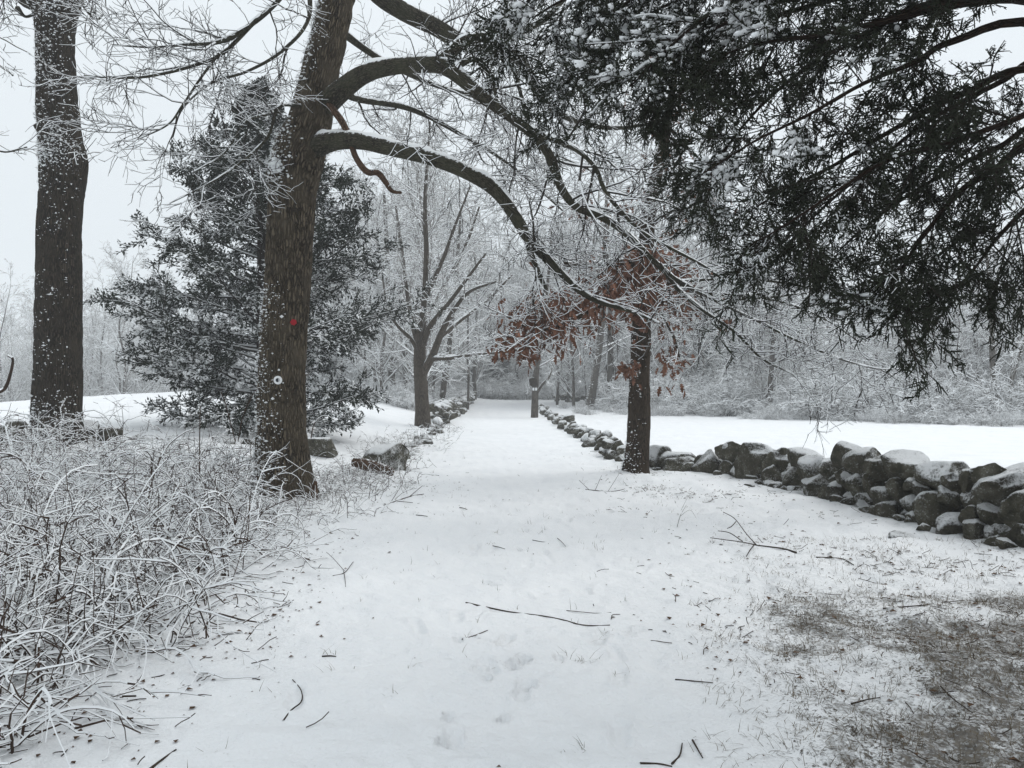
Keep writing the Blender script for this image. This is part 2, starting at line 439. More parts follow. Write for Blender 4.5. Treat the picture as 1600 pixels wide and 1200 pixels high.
def stone_mat():
    m, n, l, p = mat('fieldstone')
    g = n.new('ShaderNodeNewGeometry'); at = n.new('ShaderNodeAttribute'); at.attribute_name = 'snow'
    oi = n.new('ShaderNodeObjectInfo')
    n1 = noise(n, l, g.outputs['Position'], 7, 5, 0.6); n2 = noise(n, l, g.outputs['Position'], 40, 5, 0.7)
    c = ramp(n, l, n1, [(0.32, (0.03, 0.028, 0.02)), (0.5, (0.085, 0.08, 0.058)), (0.7, (0.19, 0.18, 0.14))])
    c = mixc(n, l, math_(n, l, 'MULTIPLY', math_(n, l, 'SUBTRACT', n2, 0.55, clamp=True), 4, clamp=True), c, (0.22, 0.22, 0.18))
    c = mixc(n, l, math_(n, l, 'MULTIPLY', oi.outputs['Random'], 0.35), c, (0.06, 0.052, 0.04))
    e = math_(n, l, 'ADD', math_(n, l, 'MULTIPLY', at.outputs['Fac'], 0.8), math_(n, l, 'MULTIPLY_ADD', n2, 1.9, -0.95))
    e = math_(n, l, 'ADD', e, math_(n, l, 'MULTIPLY_ADD', n1, 1.0, -0.5))
    f = math_(n, l, 'MULTIPLY', math_(n, l, 'SUBTRACT', e, 0.17), 2.0, clamp=True)
    c = mixc(n, l, f, c, SNOWC)
    l.new(c, p.inputs['Base Color']); p.inputs['Roughness'].default_value = 0.9; p.inputs['Specular IOR Level'].default_value = 0.15
    b = n.new('ShaderNodeBump'); b.inputs['Strength'].default_value = 1.0; b.inputs['Distance'].default_value = 0.04
    l.new(math_(n, l, 'ADD', n2, math_(n, l, 'MULTIPLY', f, 0.4)), b.inputs['Height']); l.new(b.outputs[0], p.inputs['Normal'])
    return m
M_STONE = stone_mat()

# ------------------------------------------------------------------ the land
PRINTS = []                                   # (x, y, length, width, heading, depth)
for px, py, L, W, a in ((937, 998, .27, .10, .3), (968, 1057, .29, .11, .15), (968, 1145, .30, .115, .1), (990, 985, .2, .09, .8)):
    q = gpix(px, py); PRINTS.append((q[0], q[1], L, W, a, 0.020))
PR = np.random.default_rng(3)
for k in range(70):
    y = PR.uniform(2.9, 15); PRINTS.append((PR.normal(.25, .55), y, PR.uniform(.2, .3), .10, PR.normal(0, .35), PR.uniform(.012, .03)))
for px, py in ((803, 1038), (823, 1030), (831, 1072), (786, 1124), (873, 1029), (716, 1000), (700, 1120), (760, 1060), (690, 1160)):
    q = gpix(px, py); PRINTS.append((q[0], q[1], .08, .06, 0.2, 0.026))

def press(x, y):
    z = np.zeros_like(x)
    for (cx, cy, L, W, a, dp) in PRINTS:
        m = (np.abs(x - cx) < .4) & (np.abs(y - cy) < .4)
        if not m.any(): continue
        dx, dy = x[m] - cx, y[m] - cy
        u = dx * math.cos(a) - dy * math.sin(a); v = dx * math.sin(a) + dy * math.cos(a)
        w = W * (0.5 if L < .15 else 0.5 * (1 - 0.25 * np.cos(v / L * 2 * np.pi)))
        q = np.sqrt((u / w) ** 2 + (v / (L / 2)) ** 2)
        z[m] += -dp * (1 - sstep(0.75, 1.08, q)) + dp * 0.45 * np.exp(-((q - 1.25) / 0.17) ** 2)
    return z

def bare_mask(x, y):
    """where grass shows through: under the cedar on the right, along the verges, round the trunks"""
    b = 1.15 * sstep(0.5, 2.2, x) * sstep(6.9, 4.9, y) * sstep(-.1, 1.2, x - 0.35 * (y - 3.4))
    b = np.maximum(b, 0.42 * np.exp(-((x - 2.6) / 1.0) ** 2 - ((y - 4.4) / 1.5) ** 2) + 0.25 * b)
    verge = sstep(-0.2, 0.5, mean_edge(x, y)) * (1 - sstep(2.2, 3.6, np.abs(x)) * sstep(9, 12, y))
    b = np.maximum(np.maximum(b, verge * 0.34), .10)
    for (cx, cy, r, k) in ((-3.1, 11.2, 1.5, .45), (-2.3, 12.5, 1.6, .42), (-2.6, 14.5, 1.2, .35), (2.5, 14.5, .9, .3), (-8.7, 14, 1.2, .4), (-3.4, 8.3, 1.6, .22)):
        b = np.maximum(b, k * np.exp(-((x - cx) ** 2 + (y - cy) ** 2) / r ** 2))
    b = b * (0.15 + 1.7 * fbm(x * 1.2 + .4 * y, y * 1.5, 77, 4))
    return np.clip(b, 0, 1)

def build_ground():
    r = np.concatenate([[0.02], np.geomspace(0.5, 2.3, 14)[:-1], np.geomspace(2.3, 7.0, 180)[:-1], np.geomspace(7.0, 32, 130)[:-1], np.geomspace(32, 290, 75)])
    a = np.radians(np.concatenate([np.linspace(-180, -40, 50)[:-1], np.linspace(-40, 40, 420)[:-1], np.linspace(40, 180, 50)[:-1]]))
    x = r[:, None] * np.sin(a)[None, :]; y = r[:, None] * np.cos(a)[None, :]
    z = H(x, y)
    z = z + press(x, y)
    bare = bare_mask(x, y)
    z = z - 0.02 * bare * fbm(x * 9, y * 9, 55, 2)
    V = np.stack([x, y, z], -1).reshape(-1, 3); nr, na = len(r), len(a)
    base = np.arange(nr - 1)[:, None] * na; j = np.arange(na)[None, :]
    Fq = np.stack([base + j, base + na + j, base + na + (j + 1) % na, base + (j + 1) % na], -1).reshape(-1, 4)
    Fq = Fq[:, ::-1]
    c = V[Fq].mean(1); cx, cy = c[:, 0], c[:, 1]
    wl_ = np.interp(cy, [0, 8, 14, 20, 40, 80, 300], [-9, -8, -7, -3.6, -3.6, -3.4, -3.4])
    wr_ = np.interp(cy, [0, 7, 8, 9.5, 11, 13, 15, 17, 21, 55, 300], [7.5, 5.7, 5.5, 5.0, 4.6, 4.2, 3.4, 2.8, 2.6, 2.3, 2.3])
    cls = np.zeros(len(c), int)                               # 0 verge ground, 1 path, 2 right field, 3 left field
    cls[(mean_edge(cx, cy) < 0) & (cy > -30) & (cy < 90)] = 1
    fe = np.interp(cx, [0, 8, 22, 32, 60], [52, 46, 33, 30, 28])
    cls[(cx > wr_) & (cy > 4) & (cy < fe)] = 2
    cls[(cx < wl_) & (cy > 15.5) & (cy < 62)] = 3
    for k, nm in enumerate(('ground', 'path', 'field', 'field')):
        f = Fq[cls == k]
        used, inv = np.unique(f.ravel(), return_inverse=True)
        o = link(nm, new_mesh(nm, V[used], [inv.reshape(-1, 4)], M_GROUND, None, True, {'bare': bare.ravel()[used]}), None, 'structure')
        o['label'] = ['snow dusted verge and woodland floor', 'snow covered footpath with a few prints', 'smooth white snowy field beyond the right hand wall', 'smooth white snowy field rising on the left'][k]
build_ground()

# ------------------------------------------------------------------ stones and walls
def ico(sub):
    bm = bmesh.new(); bmesh.ops.create_icosphere(bm, subdivisions=sub, radius=1.0)
    V = np.array([v.co[:] for v in bm.verts]); Fc = np.array([[v.index for v in f.verts] for f in bm.faces]); bm.free()
    return V, Fc
ICO = {k: ico(k) for k in (1, 2, 3, 4)}
OCT = (np.array([[1, 0, 0], [-1, 0, 0], [0, 1, 0], [0, -1, 0], [0, 0, 1], [0, 0, -1.]]), np.array([[0, 2, 4], [2, 1, 4], [1, 3, 4], [3, 0, 4], [2, 0, 5], [1, 2, 5], [3, 1, 5], [0, 3, 5]]))

def noise3(V, sc, seed):
    return (vnoise(V[:, 0] * sc + 7, V[:, 1] * sc + V[:, 2] * sc * 0.7, seed) + vnoise(V[:, 1] * sc + 3, V[:, 2] * sc - V[:, 0] * sc * .6, seed + 1)) * 0.5 - 0.5

def stone_mesh(seed, sub=4, depth=0.025):
    g = np.random.default_rng(seed); V, Fc = ICO[sub]; V = V.copy()
    for _ in range(g.integers(9, 14)):
        nv = nrm(g.normal(size=3)); dd = g.uniform(0.45, 0.82)
        V -= np.maximum(0, V @ nv - dd)[:, None] * nv
    V = V * (1 + 0.20 * noise3(V, 2.2, seed)[:, None] + 0.09 * noise3(V, 6, seed + 9)[:, None] + .05 * noise3(V, 13, seed + 19)[:, None])
    lo, hi = V.min(0), V.max(0); V = (V - (lo + hi) / 2) / (hi - lo)
    a, b, c = V[Fc[:, 0]], V[Fc[:, 1]], V[Fc[:, 2]]
    fn = np.cross(b - a, c - a); vn = np.zeros_like(V)
    for k in range(3): np.add.at(vn, Fc[:, k], fn)
    vn = nrm(vn)
    m = sstep(0.0, 0.9, vn[:, 2] - .25 * vn[:, 1] + 0.5 * noise3(V, 5, seed + 3))
    V[:, 2] += m * depth * (0.7 + 0.6 * noise3(V, 4, seed + 4))
    me = new_mesh('stone', V, [Fc], M_STONE, None, True, {'snow': m})
    return me
STONES = [stone_mesh(100 + k) for k in range(16)]
STONES_FAR = [stone_mesh(300 + k, 3, 0.15) for k in range(8)]

def add_stone(parent, c, size, rz=None, me=None, tilt=0.0, name='stone'):
    me = me or STONES[int(RNG.integers(len(STONES)))]
    o = bpy.data.objects.new(name, me); COL.objects.link(o)
    off = np.array(parent.location) if parent is not None else np.zeros(3)
    o.location = tuple(float(v) for v in np.asarray(c) - off)
    o.rotation_euler = (float(RNG.normal(0, .14)), tilt + float(RNG.normal(0, .08)), float(RNG.uniform(-.5, .5)) + (math.pi if RNG.random() < .5 else 0) if rz is None else rz)
    o.scale = tuple(float(v) for v in size)
    if parent is not None: o.parent = parent
    return o

WALL_D = ([960, 1000, 1020, 1080, 1150, 1230, 1300, 1380, 1440, 1520, 1600, 1700], [16.6, 15.2, 14.9, 14.2, 13.4, 12.0, 10.5, 9.2, 8.5, 7.8, 7.25, 6.7])
NEAR_STONES = [  # cx, cy, w, h in the photograph, row (0 top ... 1 foot), tilt
    (1413, 737, 84, 60, .25, 0), (1474, 748, 82, 52, .25, .1), (1350, 722, 62, 40, .15, .25), (1326, 715, 52, 42, .1, .35), (1372, 728, 40, 36, .2, .5),
    (1363, 757, 30, 42, .5, 0), (1341, 758, 32, 34, .5, .2), (1322, 755, 24, 34, .5, 0), (1308, 767, 32, 28, .8, 0), (1387, 776, 48, 32, .8, 0),
    (1389, 802, 66, 44, 1, .05), (1425, 789, 32, 32, .7, .2), (1458, 799, 58, 58, .9, -.15), (1432, 812, 24, 24, 1, 0), (1484, 830, 54, 56, 1.15, 0),
    (1489, 756, 34, 38, .4, .3), (1517, 753, 38, 42, .25, -.2), (1550, 750, 58, 46, .2, .1), (1574, 758, 86, 50, .4, .45), (1598, 795, 66, 60, .7, .1),
    (1516, 806, 30, 34, .85, .2), (1543, 807, 40, 38, .8, .15), (1525, 833, 44, 46, 1.0, 0), (1552, 836, 28, 32, 1, 0), (1575, 832, 30, 28, .9, .1),
    (1597, 842, 36, 44, 1, 0), (1525, 781, 32, 32, .6, 0), (1328, 786, 34, 20, 1, .2), (1346, 793, 32, 22, 1.05, 0), (1451, 826, 26, 18, 1.1, 0), (1437, 766, 30, 26, .5, 0), (1406, 766, 44, 38, .55, 0), (1480, 775, 40, 36, .6, 0),
    (1028, 716, 38, 40, .5, 0), (1058, 719, 64, 30, .3, .15), (1061, 732, 54, 34, .9, -.1), (1077, 737, 28, 28, 1, .3), (1109, 727, 50, 46, .6, .1), (1143, 702, 28, 26, .05, .5),
    (1146, 711, 56, 32, .25, .2), (1135, 734, 22, 26, .8, 0), (1185, 723, 66, 52, .5, 0), (1217, 726, 44, 34, .4, -.1), (1260, 718, 58, 30, .1, .06), (1209, 743, 38, 32, 1, -.3),
    (1239, 748, 34, 42, .8, 0), (1276, 738, 52, 54, .5, .25), (1278, 761, 46, 32, 1, -.35), (1299, 769, 34, 26, 1, 0), (1297, 733, 40, 40, .4, .4), (1030, 737, 26, 14, 1, 0), (1155, 733, 26, 26, .7, 0), (1222, 706, 22, 14, .1, 0),
    (1640, 800, 80, 70, .6, 0), (1650, 850, 60, 60, 1, 0), (1660, 760, 90, 50, .2, 0),
]
wall = thing('stone_wall', gpt(1300, 10.6), 'long dry fieldstone wall capped with snow along the right side of the path', 'stone wall')
for (cx, cy, w, h, row, tl) in NEAR_STONES:
    df = float(np.interp(cx, *WALL_D)); dep = np.clip(w * df / F * 0.8, .2, .55)
    d = df + 0.18 + (1 - row) * 0.32 + (dep * .3)
    c = pt(cx, cy, d)
    add_stone(wall, c, (w * d / F * 1.05, dep * 1.1, h * d / F * 1.08), rz=float(RNG.choice([0, math.pi])) + float(RNG.normal(0, .18)), tilt=-tl if tl else 0)
for k in range(140):                                                            # the hearting and the far face of the near stretch
    cx = RNG.uniform(1015, 1690); df = float(np.interp(cx, *WALL_D)); zt = np.interp(cx, [1000, 1150, 1300, 1450, 1600], [.22, .32, .52, .58, .62])
    d = df + RNG.uniform(.5, .95); q = gpt(cx, d); s = RNG.uniform(.26, .46)
    add_stone(wall, q + [0, 0, RNG.uniform(.05, 1) * (zt - .1)], (s, s * .8, s * .7))
for k in range(26):                                                            # footing stones half sunk in the snow
    cx = RNG.uniform(1020, 1640); df = float(np.interp(cx, *WALL_D)); q = gpt(cx, df + RNG.uniform(-.12, .2)); s = RNG.uniform(.12, .26)
    add_stone(wall, q + [0, 0, .02], (s, s * .8, s * .6))
for (px, py, w, h) in ((1405, 832, 44, 16), (1170, 756, 20, 8)):
    q = gpix(px, py + h * .4); d = q[1]
    add_stone(wall, q + [0, 0, -.01], (w * d / F, w * d / F * .7, h * d / F))
wx = [2.75, 2.62, 2.5, 2.4, 2.3, 2.2, 2.1]; wy = [15.6, 17, 20, 25, 31, 42, 56]     # the wall runs on beside the path
yy = 15.7
while yy < 56:
    x0 = float(np.interp(yy, wy, wx)); hgt = np.interp(yy, [15, 20, 30, 56], [.42, .34, .28, .3])
    sz = RNG.uniform(.26, .48)
    for lay in range(2 if RNG.random() < .7 else 1):
        s = sz * RNG.uniform(.75, 1.1); x = x0 + RNG.normal(0, .14)
        add_stone(wall, (x, yy + RNG.normal(0, .1), float(H(x, yy)) + lay * hgt * .5 + s * .18), (s, s * 1.05, s * .72), rz=RNG.uniform(0, 6.3), me=STONES_FAR[int(RNG.integers(8))] if yy > 19 else None)
    yy += sz * RNG.uniform(.5, .8) + .012 * yy
q = gpt(881, 30.5); add_stone(wall, q + [0.15, 0, .42], (.62, .5, .42), tilt=-.4)

lw = thing('stone_wall', gpt(690, 38), 'far tumbled stone wall on the left of the path behind the bare maple', 'stone wall')
yy = 31.5
while yy < 62:
    x0 = float(np.interp(yy, [31, 36, 45, 62], [-3.0, -3.45, -3.5, -3.5])); sz = RNG.uniform(.4, .75)
    for lay in range(3):
        s = sz * RNG.uniform(.7, 1.1); x = x0 + RNG.normal(0, .22)
        add_stone(lw, (x, yy + RNG.normal(0, .15), float(H(x, yy)) + lay * .3 + .1), (s, s * .9, s * .55), rz=RNG.uniform(0, 6.3), tilt=RNG.normal(0, .25), me=STONES_FAR[int(RNG.integers(8))])
    yy += sz * RNG.uniform(.55, .9)
for k in range(34):
    yy = RNG.uniform(17, 31); x0 = float(np.interp(yy, [16, 22, 31], [-2.75, -2.75, -3.0])); s = RNG.uniform(.18, .4); x = x0 + RNG.normal(0, .22)
    add_stone(lw, (x, yy, float(H(x, yy)) + .03), (s, s, s * .5), rz=RNG.uniform(0, 6.3), me=STONES_FAR[int(RNG.integers(8))])

fw = thing('stone_wall', gpt(920, 66), 'far low stone wall crossing behind the two leaning trees at the field edge', 'stone wall')
for k in range(62):
    x = 3.6 + 8.5 * RNG.random(); y = 65.5 + RNG.normal(0, .4) + (x - 6) * .1; s = RNG.uniform(.4, .85)
    add_stone(fw, (x, y, float(H(x, y)) + RNG.uniform(0, .55)), (s, s, s * .6), rz=RNG.uniform(0, 6.3), me=STONES_FAR[int(RNG.integers(8))])

bw = thing('stone_wall', gpt(100, 15), 'broken line of snow capped wall stones behind the left hand trunk', 'stone wall')
for (px, py, w, h, d) in ((130, 668, 60, 26, 14.9), (20, 668, 54, 24, 14.8), (66, 676, 40, 22, 14.6), (-20, 670, 50, 30, 14.6), (170, 676, 40, 20, 15), (215, 688, 44, 18, 15.2), (262, 692, 38, 16, 15.4),
                          (345, 693, 60, 14, 16), (308, 692, 44, 14, 15.8), (390, 694, 40, 16, 16.3), (476, 690, 28, 26, 16.9), (430, 700, 30, 20, 16.5)):
    add_stone(bw, pt(px, py + 4, d), (w * d / F, w * d / F * .7, (h + 8) * d / F))
def boulder(px, py, w, h, d, label, me):
    o = add_stone(None, pt(px, py, d), (w * d / F, w * d / F * .75, h * d / F), rz=.2, me=me, name='boulder'); tag(o, label, 'boulder')
boulder(497, 706, 60, 46, 16.2, 'rounded dark boulder with patchy snow just right of the big oak trunk', STONES[9])
boulder(603, 718, 78, 46, 15.0, 'broad mossy boulder among grass at the left edge of the path', STONES[12])

# ------------------------------------------------------------------ bare trees
def snow_blobs(geo, V, n, wind=(-1, -.35, .25), seed=1, size=(.008, .022), zmin=-9, zmax=99, P=None, clump=2.5):
    """flakes of snow lodged on the windward side of a trunk whose surface points are V"""
    g = np.random.default_rng(seed)
    c = V.mean(0); ax = P
    j = np.searchsorted(ax[:, 2], V[:, 2]).clip(0, len(ax) - 1)
    out = nrm(V - ax[j])
    w = np.clip(out @ nrm(np.array(wind)) + 0.25, 0, None) ** 1.4
    w *= np.clip(fbm(V[:, 0] * clump + V[:, 1] * clump, V[:, 2] * clump, seed, 3) * 2.6 - 0.75, 0.03, 1) * (V[:, 2] > zmin) * (V[:, 2] < zmax)
    idx = g.choice(len(V), n, p=w / w.sum())
    pos = V[idx] + g.normal(size=(n, 3)) * np.array([.012, .012, .03])
    n = int(n * 2.2); idx = g.choice(len(V), n, p=w / w.sum())
    pos = V[idx] + g.normal(size=(n, 3)) * np.array([.016, .016, .035])
    s = np.minimum(g.uniform(size[0] * .35, size[1] * .8, n) * (0.35 + g.random(n) ** 3 * 1.5), .018 if size[1] < .04 else .04)
    B, Fc = OCT
    vv = pos[:, None, :] + B[None] * (s[:, None] * np.array([1.25, 1.25, .75]) * np.exp(g.normal(0, .28, (n, 3))))[:, None, :] * (1 + .35 * g.normal(size=(n, 6, 1)))
    ff = Fc[None] + (np.arange(n) * len(B))[:, None, None]
    geo.add3(vv.reshape(-1, 3), ff.reshape(-1, 3), np.zeros(n * len(Fc), int))

def px_ctrl(rows):
    """rows of px, py, d, width in pixels -> x, y, z, radius"""
    return [tuple(pt(a, b, d)) + (w * d / F / 2,) for a, b, d, w in rows]

# ---- the big leaning oak
ob = gpt(440, 11.4)
oak = thing('oak_tree', ob, 'large leaning oak with a white round marker and two long limbs arching over the path', 'tree')
def oak_flare(L, a):
    return 0.34 * np.exp(-L / 0.42) * (1 + 0.55 * np.cos(a * 3 + .4)) + 0.05 * np.exp(-L / 1.2)
trunk_rows = [(441, 775, 11.4, 78), (440, 720, 11.4, 76), (439, 650, 11.4, 75), (442, 560, 11.4, 73), (448, 470, 11.4, 73), (453, 380, 11.4, 73), (457, 310, 11.4, 75), (464, 255, 11.4, 84),
              (482, 200, 11.4, 72), (496, 140, 11.45, 62), (511, 70, 11.5, 58), (526, 0, 11.6, 55), (548, -110, 11.8, 50), (560, -260, 12.0, 42), (545, -430, 12.2, 34), (560, -620, 12.5, 24), (590, -800, 12.6, 12)]
to, OP, OR_, OV = limb_obj('trunk', px_ctrl([(a, b, c, w * .95) for a, b, c, w in trunk_rows]), M_OAK, oak, 330, 88, 0.055, 3, oak_flare, .028)
LIMBS = {
 'A': [(505, 165, 11.4, 44), (535, 140, 11.1, 38), (565, 118, 10.8, 33), (600, 106, 10.5, 30), (645, 101, 10.2, 28), (690, 102, 9.9, 30), (722, 124, 9.7, 25), (755, 152, 9.6, 22), (795, 180, 9.5, 20), (838, 214, 9.4, 18), (862, 250, 9.4, 16),
       (876, 292, 9.4, 15), (900, 323, 9.5, 14), (938, 338, 9.6, 13), (975, 362, 9.7, 12), (1015, 402, 9.8, 11), (1060, 440, 9.9, 9), (1110, 459, 10.0, 7), (1180, 466, 10.2, 5), (1260, 458, 10.4, 3)],
 'A1': [(678, 104, 9.95, 26), (702, 86, 9.9, 22), (726, 64, 9.9, 18), (762, 57, 10.0, 15), (800, 54, 10.2, 13), (850, 30, 10.5, 11), (900, -20, 10.8, 8), (960, -60, 11, 5)],
 'B': [(485, 232, 11.4, 44), (520, 221, 11.0, 34), (560, 220, 10.7, 30), (620, 234, 10.3, 27), (680, 249, 10.0, 26), (735, 272, 9.8, 25), (775, 298, 9.7, 24), (803, 335, 9.6, 22), (826, 372, 9.6, 20), (852, 402, 9.6, 16), (882, 434, 9.6, 14), (910, 457, 9.5, 11.5), (940, 473, 9.4, 9), (985, 486, 9.3, 6), (1030, 505, 9.2, 3)],
 'B1': [(823, 370, 9.6, 13), (831, 400, 9.5, 11), (843, 430, 9.4, 9), (854, 452, 9.4, 6)],
 'C': [(545, -95, 11.8, 40), (580, -20, 12.2, 34), (630, 18, 12.6, 32), (680, 42, 13.0, 31), (722, 66, 13.3, 29), (765, 73, 13.6, 26), (802, 84, 13.8, 23), (824, 112, 14, 20), (840, 142, 14, 17), (864, 170, 14.1, 14), (905, 190, 14.2, 11), (960, 200, 14.4, 8), (1040, 190, 14.6, 4)],
 'A3': [(836, 208, 9.45, 12), (875, 222, 9.2, 10), (905, 237, 9.1, 9), (930, 262, 9.0, 8), (946, 300, 9.0, 8), (972, 332, 9.0, 7), (1002, 362, 9.1, 6), (1040, 384, 9.2, 6), (1090, 410, 9.3, 5), (1140, 440, 9.4, 4), (1210, 470, 9.5, 3)],
 'A4': [(1030, 412, 9.8, 8), (1060, 452, 9.7, 7), (1100, 486, 9.6, 6), (1150, 520, 9.5, 5), (1190, 560, 9.4, 4), (1240, 585, 9.4, 2.5)],
 'A7': [(1085, 454, 9.9, 6), (1130, 476, 9.7, 5), (1180, 500, 9.5, 4.5), (1240, 530, 9.4, 4), (1310, 560, 9.3, 3), (1375, 578, 9.3, 2)],
 'A8': [(1120, 460, 10, 6), (1180, 464, 10, 5), (1240, 478, 9.9, 4.5), (1300, 505, 9.8, 4), (1350, 540, 9.8, 2.5)],
 'A9': [(1060, 440, 9.9, 6), (1130, 436, 10.3, 5), (1210, 440, 10.6, 4.5), (1290, 455, 10.8, 3.5), (1360, 470, 11, 2)],
 'A5': [(770, 60, 10, 9), (800, 100, 9.9, 8), (812, 140, 9.8, 7), (822, 185, 9.7, 5), (845, 240, 9.6, 3)],
 'A6': [(700, 115, 9.8, 12), (740, 92, 9.7, 11), (765, 115, 9.6, 10), (775, 150, 9.6, 7), (776, 178, 9.6, 4)],
 'D': [(545, -120, 11.8, 26), (480, -60, 11.0, 18), (430, 5, 10.3, 10), (390, 40, 10.0, 8), (345, 65, 9.8, 7), (290, 70, 9.6, 5), (235, 74, 9.5, 3.5), (175, 70, 9.4, 2.5)],
 'D1': [(400, 32, 10.0, 8), (350, 82, 9.9, 7), (305, 102, 9.8, 6), (240, 118, 9.7, 5), (190, 122, 9.7, 4), (132, 118, 9.6, 2.5)],
 'D2': [(342, 84, 9.9, 5), (315, 120, 9.7, 4.5), (285, 165, 9.6, 4), (262, 195, 9.5, 3), (215, 218, 9.5, 2)],
 'D3': [(480, -40, 11.2, 12), (482, 30, 10.8, 7), (440, 80, 10.4, 6), (385, 112, 10.2, 5), (330, 130, 10.1, 4), (285, 170, 10, 3), (270, 215, 9.9, 2)],
 'D4': [(470, 165, 11.1, 6), (435, 168, 10.8, 6), (418, 215, 10.6, 5), (375, 255, 10.5, 4), (330, 285, 10.4, 3), (265, 318, 10.3, 2)],
 'D5': [(436, 175, 10.8, 5), (385, 190, 10.6, 4), (350, 240, 10.5, 3), (300, 270, 10.4, 2)],
 'E': [(560, -300, 12, 28), (700, -330, 11, 22), (850, -300, 10, 17), (1000, -220, 9.4, 12), (1130, -120, 9, 7), (1200, -40, 8.8, 4)],
 'E1': [(555, -240, 12, 26), (420, -300, 11.6, 20), (250, -260, 11, 15), (120, -160, 10.6, 10), (30, -60, 10.3, 6), (-40, 40, 10, 3)],
 'E2': [(560, -350, 12, 28), (640, -500, 10.5, 22), (760, -640, 9.2, 16), (880, -700, 8.2, 10), (980, -700, 7.4, 5)],
 'E3': [(556, -180, 12, 22), (640, -160, 12.8, 18), (760, -150, 13.8, 14), (900, -120, 14.6, 10), (1030, -40, 15, 7), (1120, 60, 15.2, 4)],
 'F': [(500, 130, 11.6, 16), (560, 155, 12.4, 11), (640, 170, 13.2, 9), (720, 210, 13.8, 7), (800, 260, 14.2, 5), (880, 330, 14.4, 3)],
 'F1': [(520, 40, 11.7, 16), (590, 90, 12.6, 11), (670, 130, 13.4, 8), (760, 160, 14, 6), (850, 230, 14.4, 4), (930, 270, 14.6, 3)],
}
oak_paths = []
for k, rows in LIMBS.items():
    big = rows[1][3] > 12
    rows = [(a, b, c, w * .86) for a, b, c, w in rows]
    o, P, R, V = limb_obj('limb', px_ctrl(rows), M_LIMB, oak, 60 if big else 34, 14 if big else 7, 0.10, abs(hash(k)) % 1 + len(k) * 3)
    oak_paths.append((P, R))
over = []  # unseen limbs above the view, added to shade the path
for rows in ([(-2.35, 12, 9.5, .17), (-2.6, 9.5, 11, .12), (-3.2, 6.5, 11.6, .07), (-3.6, 4, 11.4, .02)], [(-2.3, 12, 10.5, .17), (-1, 9, 12, .12), (.2, 6, 12.4, .07), (.6, 3, 12, .02)],
             [(-2.3, 12, 11.5, .15), (.2, 10.5, 13, .1), (2.4, 8.4, 13, .06), (3.6, 6.5, 12.5, .02)], [(-2.35, 12, 10, .15), (-4.5, 10, 11, .1), (-6.4, 8, 11, .05), (-7.4, 6.5, 10.4, .02)], [(-2.3, 12, 12.5, .13), (-1.6, 8, 14, .08), (-1.4, 5, 14.2, .04), (-1, 2.4, 13.6, .02)]):
    o, P, R, V = limb_obj('limb', rows, M_LIMB, oak, 30, 9, .1, 3); over.append((P, R))
dead, dP, dR, _ = limb_obj('broken_branch', px_ctrl([(515, 165, 11.2, 12), (533, 188, 10.9, 11), (545, 212, 10.8, 10), (556, 245, 10.7, 9), (573, 268, 10.6, 10), (590, 270, 10.6, 9), (602, 284, 10.6, 8), (612, 298, 10.6, 6), (627, 301, 10.6, 4)]), M_DEAD, oak, 50, 9, 0.2, 8)
dead['label'] = 'twisted reddish dead branch broken off short'
lo, _, _, _ = limb_obj('branch_stub', px_ctrl([(446, 300, 11.3, 52), (437, 272, 11.25, 42), (431, 252, 11.2, 32)]), M_OAK, oak, 16, 18, 0.1, 4)
lo['label'] = 'broken limb stub on the left of the trunk holding snow'

g = Geo()
LP, LR = resample(oak_paths, 24)
lens = np.linalg.norm(np.diff(LP, axis=1), axis=-1).sum(1)
R1 = np.random.default_rng(11)
lv1 = [grow(LP[i:i + 1], LR[i:i + 1], max(6, int(lens[i] * (2.2 if i in (2, 3) else 2.8 if i == 0 else 3.6 if LP[i, -1, 0] > -1 else 2.3))), .22 if LR[i, 0] > .1 else .08, 1.0, 52, 1.1 if i in (2, 3) else 1.45 if LR[i, 0] > .034 or LP[i, 0, 0] < 0 else .85, 9, .16, 0.012, .25, .55, .011, .005, R1, .5, .25, .35) for i in range(len(LP))]
P1 = np.concatenate([a for a, _ in lv1]); Q1 = np.concatenate([b for _, b in lv1])
P2, Q2 = grow(P1, Q1, 7, .12, 1, 46, .62, 7, .17, .02, .2, .6, .009, .0038, R1, .5, .35, .4)
P3, Q3 = grow(P2, Q2, 5, .15, 1, 44, .27, 4, .19, .03, .1, .7, .01, .0032, R1, .5, .5, .3)
g.twigs(P1, Q1, .013, 4, .45); g.twigs(P2, Q2, .0095, 4, .45); g.twigs(P3, Q3, .0075, 4, .45)
OP1, OQ1 = grow(*resample(over, 14), 14, .25, 1, 52, 2.0, 7, .15, .02, .2, .55, .013, .008, R1, .5, .25, .35)
OP2, OQ2 = grow(OP1, OQ1, 9, .12, 1, 46, .8, 5, .17, .02, .2, .7, .016, .008, R1, .5, .3, .4)
g.twigs(OP1, OQ1, .018, 3); g.twigs(OP2, OQ2, .016, 3)
link('crown', g.mesh('crown', [M_TWIG, M_SNOW]), oak).location = tuple(-np.array(oak.location))
print('oak twigs', len(P1), len(P2), len(P3))
g = Geo()
snow_blobs(g, OV, 1500, P=OP, seed=5, zmax=3.2, size=(.008, .02))
snow_blobs(g, OV, 900, wind=(-1, -.25, .15), P=OP, seed=6, zmax=1.3, size=(.012, .026), clump=1.5)
snow_blobs(g, OV, 1300, wind=(-1, -.1, .3), P=OP, seed=7, zmin=4.6, zmax=8, size=(.014, .03), clump=1.0)
for i, (P, R) in enumerate(oak_paths): g.ridge(P, R, 30 + i)
sv = np.array([pt(430 + R1.normal(0, 6), 258 + R1.normal(0, 6), 11.05 + R1.normal(0, .05)) for _ in range(90)])
